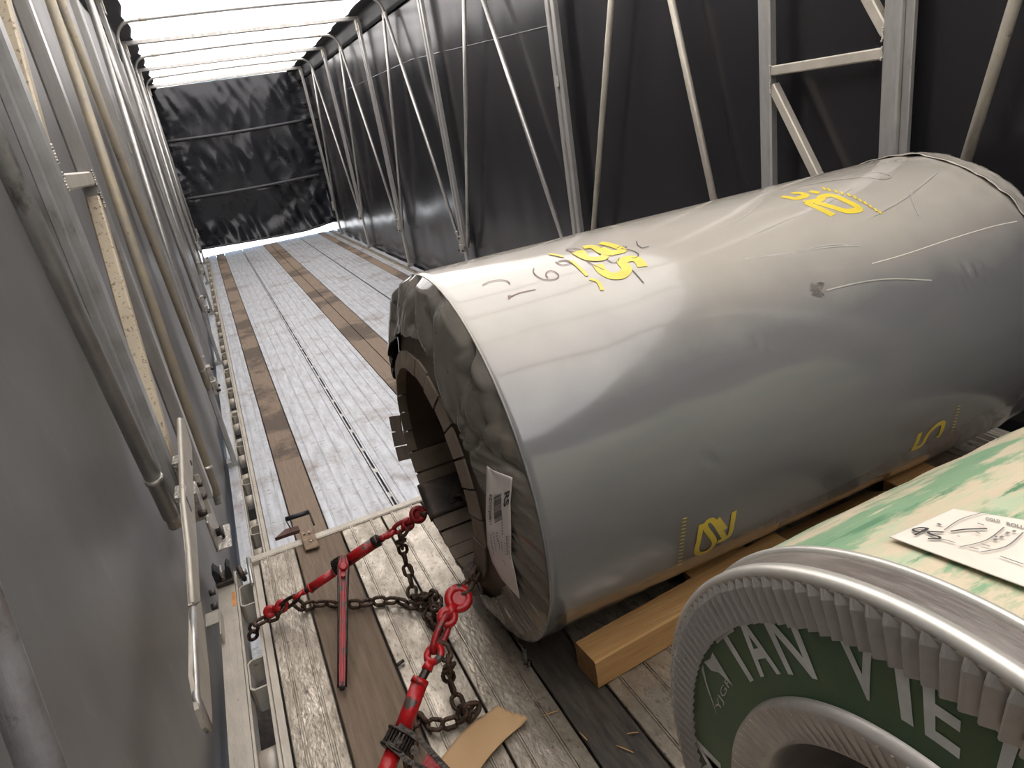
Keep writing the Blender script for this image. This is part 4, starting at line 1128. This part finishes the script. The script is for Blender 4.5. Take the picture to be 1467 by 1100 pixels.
b = MB(); b.lathe([(0, .0175), (.016, .0180), (.018, .015)], pS2 - dv * .006, tuple(dv), 18); b.build('end_cap', M['gunmetal'], b1)
def threaded(A, B, r, parent):
    b = MB(); n = max(3, int((B - A).length / .0035)); pr = []
    L = (B - A).length
    for k in range(n):
        h = L * k / n; pr += [(h, r * .82), (h + L / n * .5, r)]
    b.lathe(pr, A, tuple(B - A), 14); return b.build('threaded_rod', M['gunmetal'], parent)
threaded(pS0 - dv*.004, pS1, .0085, b1); threaded(pS2 + dv*.01, pS3 + dv * .004, .0095, b1)
# eyes
b = MB(); ring(b, P1(428, 852), top * .8 + side * -.35, .0135, .0062, along=tuple(dv)); b.tube([P1(433, 849), P1(438, 846)], [.008, .0095], 12); b.build('eye', M['red'], b1)
b = MB(); b.tube([P1(546, 772), P1(552, 768)], [.0105, .0085], 12); ring(b, P1(559, 764), top + side * -.2, .0145, .0072, along=tuple(dv)); b.build('eye', M['red'], b1)
# connecting link + hooks
b = MB(); a_, c_ = P1(426, 854), P1(402, 872); L_ = (a_ - c_).length
for off in (-1, 1): pass
ring(b, (a_ + c_) / 2, side, .011, .0055, sx=(L_ / 2 + .004) / .011, along=tuple(a_ - c_)); b.build('connecting_link', M['gunmetal'], b1)
def blob_hook(parent, c0, c1, nrm, R, t, px_open=None, m='red'):
    """flat forged grab hook: round plate with a slot hole at c1, throat lobe near c0"""
    c0, c1 = Vector(c0), Vector(c1); nrm = Vector(nrm).normalized()
    b = MB()
    ring(b, c1, nrm, R, t, n=26, m=10, along=tuple(c1 - c0))
    b.lathe([(-t*.55, R * .9), (-t*.3, R*1.0), (t*.3, R*1.0), (t*.55, R*.9)], c1, tuple(nrm), 26)
    b.tube([c1 - (c1 - c0) * .35, c0], [t * 1.25, t * 1.0], 12)
    ring(b, c0, nrm, t * 1.5, t * .85, n=16)
    o = b.build('grab_hook', M[m], parent); return o
view = lambda p: (Vector(CAMP) - Vector(p)).normalized()
h = blob_hook(b1, P1(404, 868), P1(387, 876), view(P1(387, 876)) + side * .4, .0105, .0085)
b = MB(); a_, c_ = P1(566, 760), P1(584, 748)
ring(b, (a_ + c_) / 2, side, .012, .006, sx=((a_ - c_).length / 2 + .006) / .012, along=tuple(a_ - c_)); b.build('connecting_link', M['red_worn'], b1)
h = blob_hook(b1, P1(584, 751), P1(599, 737), view(P1(600, 737)) + dv * .3, .017, .0085, m='red_worn')
# ratchet housing, gear and handle
gb = MB()
gb.lathe([(-.014, .021), (-.011, .0235), (.011, .0235), (.014, .021)], pG - dv*.012, tuple(dv), 28); hs = gb.build('ratchet_housing', M['gunmetal'], b1)
gb = MB()
for k in range(18):
    a = 2 * math.pi * k / 18; n1 = side * math.cos(a) + top * math.sin(a)
    gb.bar(pG - dv*.024 + n1 * .0245, pG + n1 * .0245, .0045, .004, up=tuple(n1))
tag(gb.build('gear_teeth', M['gunmetal'], hs), kind='stuff')
hE = onz(490, 984, ZS + .022)
hT = P1(492, 797) ; hT = hT + view(hT) * .022
hm = hT.lerp(hE, .12)
b = MB()
hd = (hE - hT).normalized(); hw = hd.cross(view(hT)).normalized(); hn = hw.cross(hd)
def sect(p, w, t, pr=8): return p, w, t
N_ = 14; pts = []; frames = []; vs = []
prof = []
for k in range(N_ + 1):
    t = k / N_; p = hT.lerp(hE, t)
    w = (.0235 if t < .06 else .026 - .012 * min(1, (t - .06) / .3)) / 1.0
    if t > .95: w = .012
    if t == 0: w = .013
    th = .0075 if t < .5 else .007
    for (a, c) in ((-w*.5, -th), (w*.5, -th), (w*.62, 0), (w*.5, th), (w*.28, th), (w*.22, th*.55), (-w*.22, th*.55), (-w*.28, th), (-w*.5, th), (-w*.62, 0)):
        vs.append(tuple(p + hw * a + hn * c))
fs = []
for k in range(N_):
    for j in range(10): fs.append((k*10+j, k*10+(j+1) % 10, (k+1)*10+(j+1) % 10, (k+1)*10+j))
fs += [tuple(range(10)), tuple(N_*10 + j for j in range(10))]
b.add(vs, fs); hdl = b.build('handle', M['red_worn'], b1)
b = MB()
for s in (-1, 1): b.tube([hT.lerp(hE, .08) + hw * s * .0125, hT.lerp(hE, .4) + hw * s * .0095, hE + hw * s * .0075], .0042, 8)
b.build('handle_edge', M['gunmetal'], hdl)
b = MB(); b.lathe([(-.004, .012), (.010, .012), (.012, .008)], hT.lerp(hE, .10) , tuple(hn), 16); b.lathe([(0, .0055), (.015, .0055)], hT.lerp(hE, .18), tuple(hn), 12); b.build('pawl_knob', M['red'], hdl)
b = MB(); b.tube([hE - hd*.01, hE + hd * .006], [.0085, .0065], 12); b.build('handle_tip', M['black'], hdl)

# ---- binder 2 (nearer)
cB = Vector((0.325, 1.225, 0.70))
d1, d2 = ray(690, 815), ray(545, 1100); nn = np.cross(d1, d2)
xx, zz = -0.2, 0.43
yy = -(nn[0] * xx + nn[2] * (zz - HC)) / nn[1]
cA = Vector((xx, yy, zz))
def P2(px, py): return near_line(px, py, cA, cB)
b2 = thing('load_binder', tuple(onz(560, 1090, ZS)), 'red ratchet load binder nearest the bottom edge with chipped paint and black gear', 'binder', 'red ratchet load binders')
eC, tA, tB, g0 = P2(620, 938), P2(610, 962), P2(601, 975), P2(570, 1068)
dv2 = (cB - cA).normalized(); side2 = dv2.cross(UP).normalized(); top2 = side2.cross(dv2).normalized()
b = MB(); b.tube([P2(603, 973), P2(575, 1050)], .0165, 20); b.lathe([(0, .0178), (.012, .0178)], P2(603, 973) - dv2 * .012, tuple(dv2), 20); b.build('barrel', M['red'], b2)
b = MB(); b.tube([P2(566, 1072), P2(535, 1150)], .0165, 20); b.build('barrel', M['red'], b2)
threaded(P2(603, 975), P2(612, 958), .0095, b2)
b = MB(); b.tube([P2(611, 960), P2(616, 949)], [.0115, .010], 14); ring(b, P2(622, 937), top2 + side2 * -.1, .0165, .0078, along=tuple(dv2)); b.build('eye', M['red'], b2)
b = MB(); a_, c_ = P2(625, 930), P2(640, 885)
ring(b, (a_ + c_) / 2, side2 + top2 * .2, .0135, .0068, sx=((a_ - c_).length / 2 + .006) / .0135, along=tuple(a_ - c_)); b.build('connecting_link', M['red_worn'], b2)
h = blob_hook(b2, P2(641, 884), P2(657, 857), view(P2(657, 857)) + dv2 * .25, .0215, .0098)
gb = MB(); gb.lathe([(-.020, .026), (-.017, .031), (-.013, .031), (-.012, .024), (.012, .024), (.013, .031), (.017, .031), (.020, .026)], P2(571, 1062), tuple(dv2), 32); hs = gb.build('ratchet_housing', M['gunmetal'], b2)
gb = MB(); gc = P2(571, 1062)
for k in range(22):
    a = 2 * math.pi * k / 22; n1 = side2 * math.cos(a) + top2 * math.sin(a)
    gb.bar(gc - dv2*.0125 + n1 * .0255, gc + dv2 * .0125 + n1 * .0255, .004, .006, up=tuple(n1))
tag(gb.build('gear_teeth', M['gunmetal'], hs), kind='stuff')
# yoke and handle going down to the right, out of the frame
H0 = P2(575, 1060) + view(P2(575, 1060)) * .02; H1 = onz(690, 1150, ZS + .05)
hd = (H1 - H0).normalized(); hw = hd.cross(view(H0)).normalized(); hn = hw.cross(hd)
b = MB()
for s in (-1, 1):
    b.sweep_profile([H0 + hw*s*.017 - hd*.02, H0 + hw*s*.020 + hd*.03, H0 + hw*s*.009 + hd*.10, H1 + hw*s*.006], [(hw, hn)] * 4, [(-.005, -.009), (.005, -.009), (.005, .009), (-.005, .009)])
b.build('handle', M['gunmetal'], b2)
b = MB(); b.sweep_profile([H0 + hd*.055, H0 + hd*.1, H1], [(hw, hn)] * 3, [(-.010, -.004), (.010, -.004), (.010, .004), (-.010, .004)]); b.build('handle_web', M['red_worn'], b2)
b = MB(); b.lathe([(-.006, .008), (.012, .008)], H0 + hd*.03, tuple(hn), 14); b.build('pawl_knob', M['gunmetal'], b2)

# ---- chains
zc = ZS + .017
def Z(px, py, z=zc): return onz(px, py, z)
chain('lashing_chain', 'rusty slack chain hanging from the far binder hook and lying across the brown plank', [
    P1(585, 752), P1(573, 765) - Vector((0, 0, .01)), Z(577, 785, .50), Z(583, 812, .455), Z(590, 838, .43), Z(591, 858), Z(603, 868), Z(600, 852, .44), Z(616, 858, .435), Z(606, 872), Z(590, 866), Z(572, 861), Z(548, 860), Z(522, 864),
    Z(490, 866), Z(462, 864), Z(444, 866), Z(428, 872), Z(424, 862, .435), Z(415, 868, .44)], seed=3, jit=.25)
chain('lashing_chain', 'rusty chain piled in a heap under the nearer binder hook', [
    Z(606, 856, .455), Z(620, 850, .44), Z(628, 862, .45), Z(616, 876), Z(611, 888), Z(622, 896), Z(632, 884, .44), Z(620, 868, .465), Z(634, 874, .475), Z(628, 892, .45), Z(624, 908), Z(630, 898, .445), Z(640, 880, .46)], seed=4, jit=.6)
chain('lashing_chain', 'rusty chain hanging from the left binder hook over the rail edge', [
    P1(408, 868), P1(395, 878) - Vector((0, 0, .01)), Z(384, 885, .425), Z(372, 890, .43), Z(363, 897, .415), Z(362, 909, .38), Z(366, 922, .34)], seed=6, jit=.3)
chain('lashing_chain', 'rusty tail chain looping beside the nearer binder and the cardboard strip', [
    P2(632, 922), P2(641, 940) - Vector((0, 0, .02)), Z(641, 965, .46), Z(650, 990, .43), Z(656, 1008), Z(664, 1022), Z(676, 1026), Z(684, 1018), Z(680, 1008, .44), Z(668, 1014, .44), Z(660, 1028), Z(645, 1038), Z(625, 1038), Z(606, 1034),
    Z(598, 1022), Z(592, 1034), Z(590, 1052), Z(588, 1072), Z(582, 1100)], seed=8, jit=.25)
chain('lashing_chain', 'dark chain running from the far binder hook into the coil bore', [P1(604, 735), P1(620, 727), P1(650, 716), Vector((.40, 1.57, .675)), Vector((.50, 1.56, .665)), Vector((.62, 1.55, .66))], seed=9)
chain('lashing_chain', 'dark chain running from the nearer binder hook into the coil bore', [P2(660, 850), P2(672, 836), P2(684, 822), Vector((.335, 1.235, .715)), Vector((.37, 1.25, .70)), Vector((.46, 1.27, .69))], seed=10)
